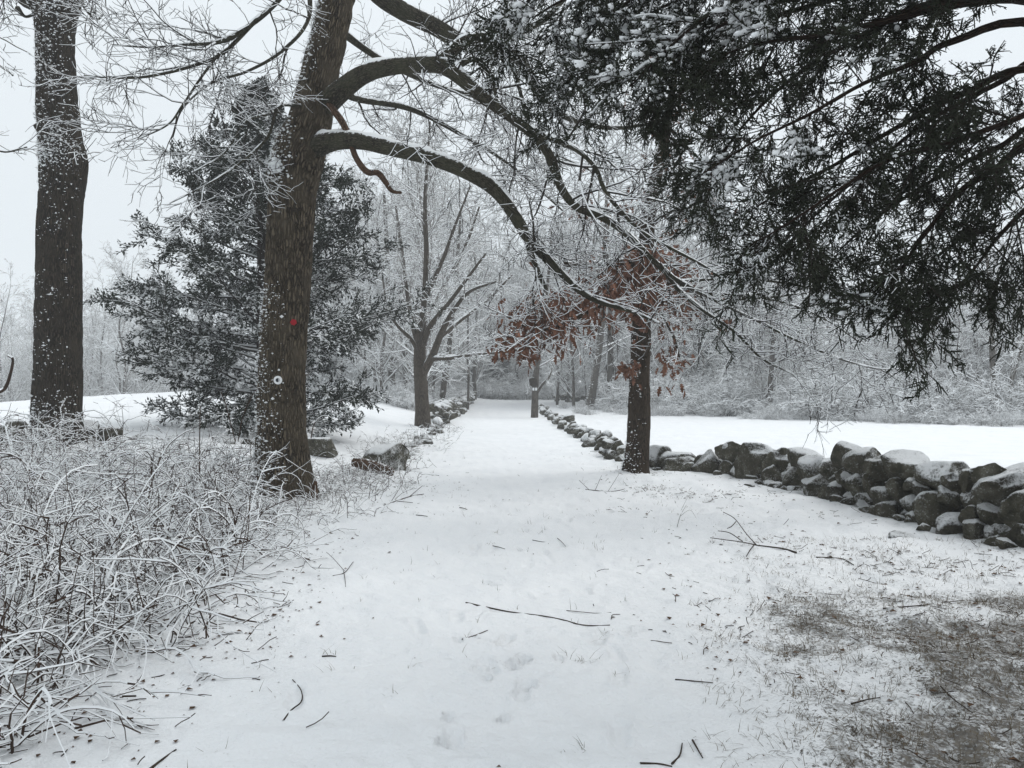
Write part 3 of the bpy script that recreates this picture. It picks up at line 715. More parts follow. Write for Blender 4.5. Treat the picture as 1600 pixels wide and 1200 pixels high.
B_, F_ = ICO[1]; vv = sv[:, None] + B_[None] * R1.uniform(.014, .034, (90, 1, 1))
g.add3(vv.reshape(-1, 3), (F_[None] + (np.arange(90) * 12)[:, None, None]).reshape(-1, 3), np.zeros(90 * 20, int))
o = link('snow', g.mesh('snow', [M_SNOW], True), oak, 'stuff'); o.location = tuple(-np.array(oak.location))

# ---- round marker and red blaze nailed to the oak
def disc(name, r, depth, m, seg=28, wob=0.0, seed=0, ir=0.0):
    bm = bmesh.new(); g_ = random.Random(seed); rings = []
    for (rr, yy) in ((r, 0), (r, -depth * .7), (r * .94, -depth)) + (((ir, -depth), (ir, -depth * .4)) if ir else ()):
        rings.append([bm.verts.new((math.cos(2 * math.pi * k / seg) * rr * (1 + wob * (math.sin(k * 2.1 + seed) + math.sin(k * 1.3)) * .5), yy, math.sin(2 * math.pi * k / seg) * rr * (1 + wob * math.sin(k * 1.7 + seed)))) for k in range(seg)])
    for a, b in zip(rings[:-1], rings[1:]):
        for k in range(seg): bm.faces.new((a[k], a[(k + 1) % seg], b[(k + 1) % seg], b[k]))
    bm.faces.new(rings[-1])
    bmesh.ops.recalc_face_normals(bm, faces=bm.faces)
    me = bpy.data.meshes.new(name); bm.to_mesh(me); bm.free(); me.materials.append(m); return me
def on_trunk(px, py):
    z = EYE + (HZ - py) * 11.05 / F; i = int(np.argmin(np.abs(OP[:, 2] - z)))
    m = np.abs(OV[:, 2] - z) < .08
    x = (px - 800) * 11.05 / F; c = OV[m]; c = c[np.abs(c[:, 0] - x) < .07]
    return np.array([x, c[:, 1].min() - .006, z])
mp_ = on_trunk(435, 594)
mk = thing('trail_marker', mp_, 'white round trail marker with a dark centre on the big oak trunk', 'trail marker')
link('plate', disc('plate', .064, .012, M_WHITE), mk)
o = link('emblem', disc('emblem', .030, .004, M_NAVY), mk); o.location = (0, -.0125, 0)
def crescent():
    n_ = 16; pts = []
    for k in range(n_ + 1):
        a = math.radians(-75 + 150 * k / n_); pts.append((.024 * math.cos(a) + .002, .024 * math.sin(a)))
    for k in range(n_ + 1):
        a = math.radians(75 - 150 * k / n_); pts.append((.012 * math.cos(a) - .002 + .006, .024 * math.sin(a) * .97))
    bm = bmesh.new(); f = [bm.verts.new((x, -.002, z)) for x, z in pts]; b = [bm.verts.new((x, 0, z)) for x, z in pts]
    bm.faces.new(f); bm.faces.new(b[::-1])
    for k in range(len(pts)): bm.faces.new((f[k], b[k], b[(k + 1) % len(pts)], f[(k + 1) % len(pts)]))
    bmesh.ops.recalc_face_normals(bm, faces=bm.faces)
    me = bpy.data.meshes.new('crescent'); bm.to_mesh(me); bm.free(); me.materials.append(M_WHITE); return me
o2 = link('crescent', crescent(), mk); o2.location = (0, -.0168, 0)
o = link('red_blaze', disc('red_blaze', .046, .01, M_RED, 22, .16, 3)); o.location = tuple(on_trunk(457, 503)); tag(o, 'small round red blaze on the oak trunk above the white marker', 'trail blaze')

# ---- left hand trunk
mb = gpt(90, 14.0); mb[2] = .45
lm = thing('maple_tree', mb, 'dark straight trunk at the far left edge speckled with snow', 'tree')
_, MP, MR, MV = limb_obj('trunk', px_ctrl([(a, b, c, w * .9) for a, b, c, w in [(88, 722, 14, 84), (89, 660, 14, 77), (91, 560, 14, 74), (92, 450, 14, 71), (93, 360, 14, 68), (97, 300, 14, 69), (99, 262, 14, 74), (98, 243, 14, 75), (95, 225, 14, 69), (92, 190, 14, 66), (89, 140, 14, 62), (87, 80, 14, 60), (86, 30, 14, 66), (86, 5, 14, 82), (95, -30, 14, 70), (120, -110, 14, 56), (140, -260, 14, 44), (150, -430, 14, 28), (150, -600, 14, 14)]]),
                         M_MAPLE, lm, 260, 72, .05, 12, lambda L, a: .22 * np.exp(-L / .4) * (1 + .5 * np.cos(3 * a)), .022)
mpaths = []
for rows in ([(84, 14, 14, 46), (60, 2, 13.9, 36), (38, -8, 13.8, 30), (10, -60, 13.6, 24), (-60, -170, 13.4, 16), (-100, -300, 13.2, 8)],
             [(118, -90, 14, 34), (180, -180, 13.6, 26), (260, -260, 13.2, 16), (340, -330, 12.8, 8)],
             [(118, -70, 14, 16), (128, -20, 13.7, 10), (130, 8, 13.5, 5), (150, 30, 13.3, 3.5), (162, 22, 13.2, 2)],
             [(-60, -170, 13.4, 9), (-40, -40, 13, 6), (-15, 80, 12.8, 4), (20, 118, 12.6, 2.5)],
             [(-60, -170, 13.4, 9), (-70, 60, 13, 6), (-40, 200, 12.8, 4), (0, 236, 12.6, 3), (42, 230, 12.5, 2)],
             [(140, -260, 14, 24), (60, -380, 13, 18), (-40, -480, 12, 9)],
             [(58, 20, 13.9, 5), (40, 26, 13.8, 4), (26, 12, 13.7, 9)]):
    o, P, R, V = limb_obj('limb', px_ctrl(rows), M_LIMB, lm, 30, 10, .1, 5); mpaths.append((P, R))
limb_obj('branch_stub', px_ctrl([(70, 204, 13.75, 16), (60, 200, 13.7, 11), (54, 195, 13.7, 5)]), M_MAPLE, lm, 10, 10, .15, 4)
LP, LR = resample(mpaths, 16); g = Geo(); R1 = np.random.default_rng(21)
P1, Q1 = grow(LP, LR, 4, .4, 1, 50, 1.0, 8, .16, .0, .2, .5, .011, .006, R1, .5, .3, .3)
P2, Q2 = grow(P1, Q1, 4, .15, 1, 48, .4, 6, .17, .01, .2, .6, .01, .0045, R1, .5, .4, .3)
P3, Q3 = grow(P2, Q2, 3, .15, 1, 44, .2, 5, .17, .02, .1, .7, .012, .004, R1)
g.twigs(P1, Q1, .016); g.twigs(P2, Q2, .012); g.twigs(P3, Q3, .01)
link('crown', g.mesh('crown', [M_TWIG, M_SNOW]), lm).location = tuple(-mb)
g = Geo()
snow_blobs(g, MV, 1250, wind=(-.35, -1, .2), P=MP, seed=15, size=(.008, .022), zmax=9)
for i, (P, R) in enumerate(mpaths): g.ridge(P, R, 60 + i)
snow_blobs(g, MV, 800, wind=(.1, -1, .4), P=MP, seed=16, size=(.014, .03), zmin=5.6, zmax=9.2, clump=.8)
snow_blobs(g, MV, 600, wind=(-.2, -1, .2), P=MP, seed=17, size=(.015, .03), zmax=1.6, clump=1.2)
o = link('snow', g.mesh('snow', [M_SNOW], True), lm, 'stuff'); o.location = tuple(-mb)

# ---- generic bare tree
def bare_tree(TP, TR, seed, n1=22, t0=.3, ang=48, l1=.42, tropism=.05, n2=8, n3=6, l2=-.42, l3=-.42, thick=1.0, snow=.02, sides=3, N=(8, 5, 4), rmin=.006, flat=0.0):
    """returns limb list, and a Geo with the crown's twigs"""
    R_ = np.random.default_rng(seed); A = TP[None]; Bq = TR[None]
    H_ = np.linalg.norm(np.diff(TP, axis=0), axis=1).sum()
    P1, Q1 = grow(A, Bq, n1, t0, .98, ang, H_ * l1, N[0], .11, tropism, flat, .55, .012 * thick, rmin * 1.6, R_, .3, .25, .4)
    P2, Q2 = grow(P1, Q1, n2, .18, 1, 45, l2, N[1], .14, tropism * .6, flat, .55, .011 * thick, rmin * 1.2, R_, .4, .35, .5)
    P3, Q3 = grow(P2, Q2, n3, .15, 1, 42, l3, N[2], .15, .02, flat, .65, .011 * thick, rmin, R_, .4, .5, .35)
    ge = Geo(); ge.twigs(P1, Q1, snow * 1.2, sides, .12); ge.twigs(P2, Q2, snow * 1.1, sides, .12); ge.twigs(P3, Q3, snow, sides, .12)
    return ge, (P1, Q1, P2, Q2, P3, Q3)

# woodland tree kinds, shared by the copies
def tree_kind(seed, h, r, n1, t0, ang, l1, lean=.3, n2=9, n3=6, snow=.046, rmin=.010, thick=1.0, trop=.06):
    R_ = np.random.default_rng(seed)
    ctrl = [(0, 0, -.4, r * 1.15), (0, 0, 0.6, r)] + [(R_.normal(0, lean) * k, R_.normal(0, lean) * k, h * k, r * (1 - .88 * k)) for k in (.2, .4, .6, .8, 1.0)]
    P, R = spline(ctrl, 26)
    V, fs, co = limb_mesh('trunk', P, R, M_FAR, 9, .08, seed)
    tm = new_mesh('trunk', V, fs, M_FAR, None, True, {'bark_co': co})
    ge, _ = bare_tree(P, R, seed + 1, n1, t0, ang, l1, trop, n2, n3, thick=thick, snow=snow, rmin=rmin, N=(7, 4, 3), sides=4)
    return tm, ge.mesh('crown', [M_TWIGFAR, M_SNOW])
KIND = {}
for k in range(5): KIND['tall%d' % k] = tree_kind(500 + k, 17, .15, 34, .16, 44, .30, .5, 9, 6, snow=.052)
for k in range(4): KIND['broad%d' % k] = tree_kind(600 + k, 9.5, .11, 38, .05, 55, .45, .5, 9, 7, snow=.042)
for k in range(2): KIND['young%d' % k] = tree_kind(700 + k, 8, .07, 18, .2, 40, .3, .3, 7, 6, snow=.035, rmin=.008)
PROTO = {}
def forest_tree(kind, x, y, sc, label, group, rz=None, wide=1.0):
    tm, cm = KIND[kind]
    r = bpy.data.objects.new('bare_tree', None); COL.objects.link(r); r.empty_display_size = .2
    r.location = (x, y, float(H0(x, y))); r.rotation_euler = (0, 0, RNG.uniform(0, 6.28) if rz is None else rz); r.scale = (sc * wide, sc * wide, sc)
    tag(r, label, 'tree', group)
    link('trunk', tm, r); link('crown', cm, r)
    return r
def too_near(x, y, used, d):
    return any((x - a) ** 2 + (y - b) ** 2 < d * d for a, b in used)
used = []
def scatter(n, xr, yr, ok, kinds, scr, label, group, dmin=2.0):
    c = 0; tries = 0
    while c < n and tries < n * 60:
        tries += 1
        x, y = RNG.uniform(*xr), RNG.uniform(*yr)
        if not ok(x, y) or too_near(x, y, used, dmin): continue
        used.append((x, y)); c += 1
        forest_tree(kinds[int(RNG.integers(len(kinds)))], x, y, RNG.uniform(*scr), label, group)
TALL = ['tall%d' % k for k in range(5)]; BROAD = ['broad%d' % k for k in range(4)]; YOUNG = ['young0', 'young1']
inpx = lambda x, y, a, b: a <= 800 + F * x / y <= b
edge = lambda x: np.interp(x, [0, 8, 22, 32, 60], [58, 52, 38, 34, 32])
scatter(78, (-30, 34), (62, 120), lambda x, y: inpx(x, y, 480, 1130) and not (abs(x) < 3 and y < 84), TALL, (1.0, 1.35), 'tall bare snow covered tree in the wood closing off the end of the path', 'trees of the wood beyond the path', 2.6)
scatter(16, (-13, -4.6), (40, 64), lambda x, y: inpx(x, y, 550, 745), TALL, (.7, 1.0), 'tall bare snow covered tree in the wood left of the far path', 'trees of the wood left of the path', 1.8)
scatter(10, (3.5, 14), (56, 70), lambda x, y: inpx(x, y, 860, 1100), TALL + YOUNG, (.6, .9), 'bare frosted tree behind the far low stone wall', 'trees behind the far low wall', 2)
scatter(104, (6, 70), (36, 95), lambda x, y: inpx(x, y, 1000, 1720) and y > edge(x), BROAD + BROAD + YOUNG + ['tall1'], (.7, 1.0), 'spreading bare tree white with snow in the wood beyond the right field', 'trees of the wood beyond the right field', 2.0)
scatter(112, (-95, -14), (68, 125), lambda x, y: inpx(x, y, -120, 590), TALL + BROAD, (.75, 1.0), 'pale misty bare tree in the wood beyond the left field', 'trees of the misty wood beyond the left field', 2.6)
for x, y in ((-2.6, 87), (-.9, 91), (.6, 86), (2.1, 89), (3.4, 85.5), (1.4, 96), (-1.8, 99), (3.0, 101)):
    forest_tree(TALL[int(RNG.integers(5))], x, y, RNG.uniform(.6, .95), 'tall bare snow covered tree in the wood closing off the end of the path', 'trees of the wood beyond the path')
print('forest', len(used))

# shrubs along the wood edges
def shrub_kind(seed, h, n, spread, snow=.030, rmin=.006):
    R_ = np.random.default_rng(seed)
    base = R_.normal(0, .18 * spread, (n, 3)); base[:, 2] = 0
    P = np.zeros((n, 7, 3)); P[:, 0] = base; d = nrm(np.stack([R_.normal(0, .55, n), R_.normal(0, .55, n), np.ones(n)], -1)); L = h * R_.uniform(.6, 1.3, n)
    for s in range(1, 7):
        d = nrm(d + R_.normal(size=(n, 3)) * .14 + np.array([0, 0, -.10 * s / 3])); P[:, s] = P[:, s - 1] + d * (L / 6)[:, None]
    R = np.linspace(.014, .006, 7)[None].repeat(n, 0)
    P2, Q2 = grow(P, R, 7, .2, 1, 48, .4 * h, 5, .16, -.01, 0, .7, .012, rmin, R_)
    P3, Q3 = grow(P2, Q2, 5, .2, 1, 44, .18 * h, 4, .16, .0, 0, .7, .014, rmin * .9, R_)
    ge = Geo(); ge.twigs(P, R, snow, 4, .15); ge.twigs(P2, Q2, snow, 4, .12); ge.twigs(P3, Q3, snow, 4, .12)
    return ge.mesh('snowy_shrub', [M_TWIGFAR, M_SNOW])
SHRUB = [shrub_kind(800 + k, 1.6, 27, 2.2) for k in range(5)]
def shrub(x, y, s, label, group, hz=1.0):
    o = link('snowy_shrub', SHRUB[int(RNG.integers(5))]); o.location = (x, y, float(H0(x, y)) - .05); o.rotation_euler = (0, 0, RNG.uniform(0, 6.28)); o.scale = (s, s, s * hz)
    tag(o, label, 'shrub', group)
c = 0
while c < 120:
    x = RNG.uniform(5, 48); y = edge(x) - 5.6 + RNG.random() ** 1.3 * 15
    if not inpx(x, y, 960, 1680): continue
    shrub(x, y, RNG.uniform(.25, .6) if y < edge(x) - 2.5 else RNG.uniform(.7, 1.7), 'low snow covered shrub in the brush along the far edge of the right field', 'shrubs edging the right field'); c += 1
for k in range(34):
    y = RNG.uniform(38, 66); x = RNG.uniform(-11, -4.2)
    shrub(x, y, RNG.uniform(.45, .9), 'low snow covered shrub in the brush left of the far wall', 'shrubs left of the far wall')
for k in range(58):
    a = RNG.uniform(-9, 9) if k < 40 else RNG.uniform(-2.5, 5); y = RNG.uniform(76, 92)
    shrub(a, y, RNG.uniform(.8, 1.6), 'snowy shrub in the thicket where the path disappears', 'shrubs at the end of the path')
for k in range(26):
    x = RNG.uniform(3.2, 14); y = RNG.uniform(46, 64)
    shrub(x, y, RNG.uniform(.3, .6), 'small snowy shrub in the rough grass before the far low wall', 'shrubs before the far low wall', .8)
for k in range(64):
    y = RNG.uniform(66, 88); px = RNG.uniform(-60, 560)
    shrub((px - 800) * y / F, y, RNG.uniform(1.0, 2.0), 'pale snowy shrub under the misty wood beyond the left field', 'shrubs under the misty wood')

# ---- trees one can tell apart by their trunks
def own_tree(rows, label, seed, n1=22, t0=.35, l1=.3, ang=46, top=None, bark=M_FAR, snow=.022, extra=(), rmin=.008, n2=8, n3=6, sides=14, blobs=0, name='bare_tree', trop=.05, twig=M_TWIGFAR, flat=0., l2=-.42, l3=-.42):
    ctrl = px_ctrl(rows); b = np.array(ctrl[0][:3]); b[2] = float(H0(b[0], b[1]))
    t = thing(name, b, label, 'tree')
    _, P, R, V = limb_obj('trunk', ctrl, bark, t, 60 if sides < 20 else 150, sides, .07, seed, ridge=.018 if sides > 20 else 0)
    ge, lv = bare_tree(P, R, seed + 3, n1, t0, ang, l1, trop, n2, n3, snow=snow, rmin=rmin, flat=flat, l2=l2, l3=l3, sides=4)
    if extra:
        ex = []
        for er in extra:
            o, EP, ER, _ = limb_obj('limb', px_ctrl(er), bark, t, 26, 9, .08, seed); ex.append((EP, ER))
        EP, ER = resample(ex, 14); R_ = np.random.default_rng(seed + 9)
        P1, Q1 = grow(EP, ER, 10, .2, 1, 46, -.42, 7, .13, trop, flat, .55, .011, rmin * 1.5, R_, .4, .3, .45)
        P2, Q2 = grow(P1, Q1, 7, .15, 1, 44, -.45, 5, .15, .03, flat, .6, .012, rmin * 1.1, R_)
        P3, Q3 = grow(P2, Q2, 4, .15, 1, 42, -.45, 4, .15, .03, flat, .6, .014, rmin, R_)
        for a_, b_ in ((P1, Q1), (P2, Q2), (P3, Q3)): ge.twigs(a_, b_, snow, 4, .2)
        for i_, (a_, b_) in enumerate(ex): ge.ridge(a_, b_, seed + i_, mi=1, hz=.3)
    link('crown', ge.mesh('crown', [twig, M_SNOW]), t).location = tuple(-b)
    if blobs:
        gg = Geo(); snow_blobs(gg, V, blobs, P=P, seed=seed, size=(.01, .03) if b[1] < 20 else (.02, .05))
        o = link('snow', gg.mesh('snow', [M_SNOW], True), t, 'stuff'); o.location = tuple(-b)
    return t, P, R, V, lv

own_tree([(661, 682, 29, 28.6), (660, 640, 29, 22.7), (657, 590, 29, 20.2), (656, 545, 29, 18.5), (662, 480, 29, 9.4), (666, 400, 29, 8.2), (664, 320, 29, 6.3), (668, 250, 29, 4.4), (672, 190, 29, 2.5)],
         'bare many limbed maple with snow lined branches standing by the left wall of the path', 31, 16, .42, .2, 42, bark=M_MID, twig=M_TWIGFAR, snow=.026, rmin=.0085, name='maple_tree', extra=(
          [(658, 590, 29, 12.8), (676, 555, 28.6, 12.0), (690, 520, 28.4, 9.8), (712, 480, 28, 7.5), (735, 455, 28, 5.2), (775, 440, 27.6, 3.0)],
          [(657, 548, 29, 10.5), (672, 510, 28.5, 9.0), (700, 475, 28, 6.8), (730, 435, 27.5, 5.2), (760, 395, 27, 3.0)],
          [(672, 560, 28.7, 7.5), (700, 560, 28, 6.0), (740, 554, 27.6, 4.5), (790, 550, 27.2, 2.2)],
          [(656, 545, 29, 9.8), (644, 505, 29.2, 7.5), (635, 450, 29.6, 6.0), (628, 390, 30, 4.5), (618, 320, 30, 3.0)],
          [(656, 555, 29, 6.8), (642, 530, 28.6, 6.0), (622, 510, 28.2, 4.5), (600, 480, 28, 3.0)],
          [(663, 470, 29, 7.5), (690, 410, 29, 6.0), (712, 350, 29, 4.5), (735, 290, 29, 2.2)],
          [(662, 500, 29, 7.5), (690, 450, 30, 6.8), (725, 390, 30.5, 5.2), (750, 320, 31, 3.0)],
          [(690, 525, 28.4, 6.8), (720, 500, 29, 6.0), (760, 470, 29.6, 4.5), (800, 430, 30, 3.0)]))

def snags():
    T = [([(614, 622, 47, 13), (612, 585, 47, 11), (612, 520, 47, 10), (606, 420, 47, 8), (600, 300, 47, 4)], 'pale straight trunk at the wood edge close right of the cedar', {}),
         ([(637, 622, 48, 11), (634, 580, 48, 10), (631, 520, 48, 8), (626, 420, 48, 6), (622, 300, 48, 3)], 'dark slim trunk just left of the bare maple', {}),
         ([(690, 634, 46, 10), (695, 590, 46, 9), (702, 540, 46, 8), (712, 440, 46, 6), (720, 330, 46, 3)], 'slender trunk leaning right just behind the bare maple', {}),
         ([(731, 640, 49, 4), (732, 590, 49, 3.5), (731, 520, 49, 3), (733, 420, 49, 2)], 'thin dark sapling trunk above the far left wall', {}),
         ([(835, 656, 43, 12), (836, 620, 43, 11), (837, 590, 43, 10), (840, 565, 43, 9), (845, 520, 43, 7), (856, 440, 43, 5), (862, 360, 43, 2.5)], 'small tree with dark burl and white blazes at the right edge of the far path', {'extra': ([(838, 615, 43, 5), (848, 600, 42.6, 4.5), (856, 592, 42.4, 4), (862, 580, 42.2, 2)],)}),
         ([(921, 641, 54, 16), (926, 605, 54, 14), (932, 570, 54, 12), (938, 525, 54, 11), (944, 450, 54, 9), (946, 350, 54, 6), (950, 260, 54, 3)], 'stout snow flecked trunk leaning right behind the rust leaved oak', {'blobs': 250}),
         ([(950, 636, 56, 11), (952, 600, 56, 9), (954, 540, 56, 8), (952, 450, 56, 6), (950, 350, 56, 3)], 'slimmer upright trunk right beside the leaning one near the low wall', {}),
         ([(1200, 640, 46, 11), (1203, 600, 46, 9), (1207, 550, 46, 8), (1214, 470, 46, 6), (1220, 400, 46, 3)], 'lone dark trunk in the brush beyond the middle of the right field', {}),
         ([(1556, 654, 38, 10), (1553, 600, 38, 9), (1550, 540, 38, 8), (1548, 470, 38, 7), (1540, 380, 38, 3)], 'upright grey trunk at the field edge near the right side', {}),
         ([(1568, 650, 40, 10), (1575, 610, 40, 9), (1586, 570, 40, 9), (1604, 520, 40, 8), (1630, 430, 40, 4)], 'trunk leaning right at the far right of the field edge', {}),
         ([(1520, 634, 46, 7), (1514, 600, 46, 6), (1512, 565, 46, 6), (1520, 520, 46, 5), (1535, 440, 46, 2.5)], 'curved thin trunk left of the upright grey one in the right wood', {}),
         ([(1380, 630, 52, 6), (1372, 590, 52, 5), (1368, 540, 52, 4), (1362, 460, 52, 2)], 'faint thin trunk deep in the middle of the right wood', {})]
    for i, (rows, lab, kw) in enumerate(T):
        h = (rows[0][1] - rows[-1][1]) * rows[0][2] / F
        t, P, R, V, lv = own_tree(rows, lab, 40 + i * 5, 14 if h > 8 else 9, .35, .28, 48, n2=7, n3=3, sides=10, snow=.045, rmin=.009, **kw)
        if i == 4:
            q = pt(833, 597, 42.8)
            B, Fc = ICO[3]; V_ = B * np.array([.27, .24, .27]) * (1 + .35 * noise3(B, 3, 4)[:, None])
            o = link('burl', new_mesh('burl', V_, [Fc], M_MAPLE, None, True, {'bark_co': V_}), t); o.location = tuple(q - np.array(t.location))
            for dx in (-.075, .085):
                bm = bmesh.new(); bmesh.ops.create_cube(bm, size=1); bmesh.ops.scale(bm, vec=(.11, .02, .17), verts=bm.verts); bmesh.ops.bevel(bm, geom=bm.edges[:], offset=.004, segments=1, affect='EDGES')
                me = bpy.data.meshes.new('blaze'); bm.to_mesh(me); bm.free(); me.materials.append(M_WHITE)
                o = link('white_blaze', me, t); o.location = tuple(pt(835.5, 608, 42.76) + [dx, 0, 0] - np.array(t.location))
snags()

# ---- oak that keeps its rust coloured leaves
RB = gpix(994, 737); RD = float(RB[1])
t, RP, RR, RV, rlv = own_tree([(993, 742, RD, 46), (995, 715, RD, 38), (998, 660, RD, 35), (1000, 600, RD, 32), (1001, 540, RD, 30), (1003, 480, RD, 28), (1005, 430, RD, 27), (1010, 370, RD, 23), (1022, 290, RD, 19), (1040, 210, RD, 15), (1052, 120, RD, 11), (1060, 20, RD, 6), (1065, -60, RD, 3)],
         'oak beside the right wall that still holds rust brown leaves', 91, 14, .5, .2, 55, bark=M_RUST, twig=M_TWIG, snow=.014, rmin=.0045, name='oak_tree', sides=48, blobs=620, trop=.0, flat=.3, extra=(
          [(1004, 425, RD, 16), (985, 412, RD - .4, 13), (950, 412, RD - .8, 12), (915, 414, RD - 1.2, 10), (880, 412, RD - 1.5, 7), (850, 400, RD - 1.8, 4)],
          [(1003, 455, RD, 11), (975, 462, RD - .6, 9), (930, 482, RD - 1.1, 7), (880, 505, RD - 1.5, 5), (835, 520, RD - 1.8, 4), (790, 535, RD - 2.0, 2)],
          [(1003, 470, RD, 9), (1030, 485, RD - .6, 7), (1050, 520, RD - 1, 5), (1062, 560, RD - 1.2, 3)],
          [(1006, 425, RD, 10), (1035, 440, RD - .3, 8), (1065, 452, RD - .5, 6), (1100, 470, RD - .6, 4), (1130, 500, RD - .7, 2)],
          [(1012, 360, RD, 9), (985, 340, RD + .4, 7), (950, 330, RD + .6, 5), (920, 345, RD + .7, 3)],
          [(1014, 350, RD, 9), (1050, 330, RD + .2, 7), (1090, 330, RD + .4, 4)],
          [(1000, 585, RD - .2, 5), (988, 580, RD - .5, 4), (976, 572, RD - .7, 2)]))
def leaf_mesh(seed):
    R_ = random.Random(seed); half = [(0, 0.0), (.10, .02), (.18, .16), (.28, .09), (.42, .24), (.52, .10), (.66, .22), (.76, .09), (.9, .10), (1.0, 0)]
    n_ = len(half); V = []; c1, c2 = R_.uniform(-.5, .5), R_.uniform(.2, .9)
    for (u, w) in half: V.append((w, c2 * w * w * 3 + c1 * u * u * .4, -u))
    for (u, w) in half: V.append((0, c1 * u * u * .4, -u))
    for (u, w) in half: V.append((-w, c2 * w * w * 3 + c1 * u * u * .4 + .03, -u))
    Fq = []
    for k in range(n_ - 1): Fq += [(k, k + 1, n_ + k + 1, n_ + k), (n_ + k, n_ + k + 1, 2 * n_ + k + 1, 2 * n_ + k)]
    return new_mesh('leaf', np.array(V), [np.array(Fq)], M_LEAF, None, True)
LEAF = [leaf_mesh(k) for k in range(5)]
LEAF_V = [np.array([v.co[:] for v in m.vertices]) for m in LEAF]; LEAF_F = np.array([p.vertices[:] for p in LEAF[0].polygons])
R1 = np.random.default_rng(61)
lc = []
for (cx, cy, sx, sy, dd, n_) in ((800, 535, 16, 14, -2, 34), (835, 500, 26, 18, -1.8, 60), (870, 520, 18, 16, -1.6, 40), (855, 478, 25, 16, -1.6, 46), (915, 480, 26, 22, -1.1, 66), (945, 445, 30, 18, -.9, 60), (985, 450, 26, 24, -.7, 64), (1010, 470, 20, 26, -.5, 60),
                                 (1030, 440, 26, 18, -.5, 70), (1050, 425, 22, 16, -.5, 40), (1000, 440, 22, 24, -.6, 50), (1062, 500, 14, 20, -.6, 16), (1000, 400, 30, 16, -.5, 36), (975, 420, 22, 10, -.6, 24), (1060, 470, 20, 14, -.6, 18), (1045, 450, 36, 12, -.4, 22), (985, 573, 8, 7, -.7, 14), (1045, 580, 14, 14, -1.1, 7), (1050, 555, 14, 14, -1, 12), (1025, 400, 28, 20, .2, 26), (960, 325, 40, 18, .5, 22), (1085, 320, 26, 18, .4, 16), (1130, 500, 8, 6, -.7, 6), (1050, 200, 26, 60, .1, 20), (830, 540, 10, 14, -1.9, 16)):
    for _ in range(int(n_ * 2.7)):
        d = RD + dd + R1.normal(0, .25); lc.append(pt(cx + R1.normal(0, sx), cy + R1.normal(0, sy), d))
lc = np.array(lc)
P3 = rlv[4]
order = np.arange(len(lc)); R1.shuffle(order); allV, allF, nV = [], [], 0
from mathutils import Euler
for j, i in enumerate(order):
    k = int(R1.integers(5)); s = float(R1.uniform(.125, .22)); e = Euler((float(R1.normal(0, .5)), float(R1.normal(0, .55)), float(R1.uniform(0, 6.28))))
    if j < 300:
        o = bpy.data.objects.new('leaf', LEAF[k]); COL.objects.link(o); o.parent = t; o.location = tuple(lc[i] - np.array(t.location)); o.rotation_euler = e; o.scale = (s, s, s)
    else:
        m3 = np.array(e.to_matrix()); allV.append(LEAF_V[k] * s @ m3.T + lc[i]); allF.append(LEAF_F + nV); nV += len(LEAF_V[k])
o = link('leaves', new_mesh('leaves', np.concatenate(allV), [np.concatenate(allF)], M_LEAF), t, 'stuff'); o.location = tuple(-np.array(t.location))

# ------------------------------------------------------------------ red cedar left of the path
def sprig_geo(ge, P, R, snow, sides=4, hz=.15): ge.twigs(P, R, snow, sides, hz, 1.6)

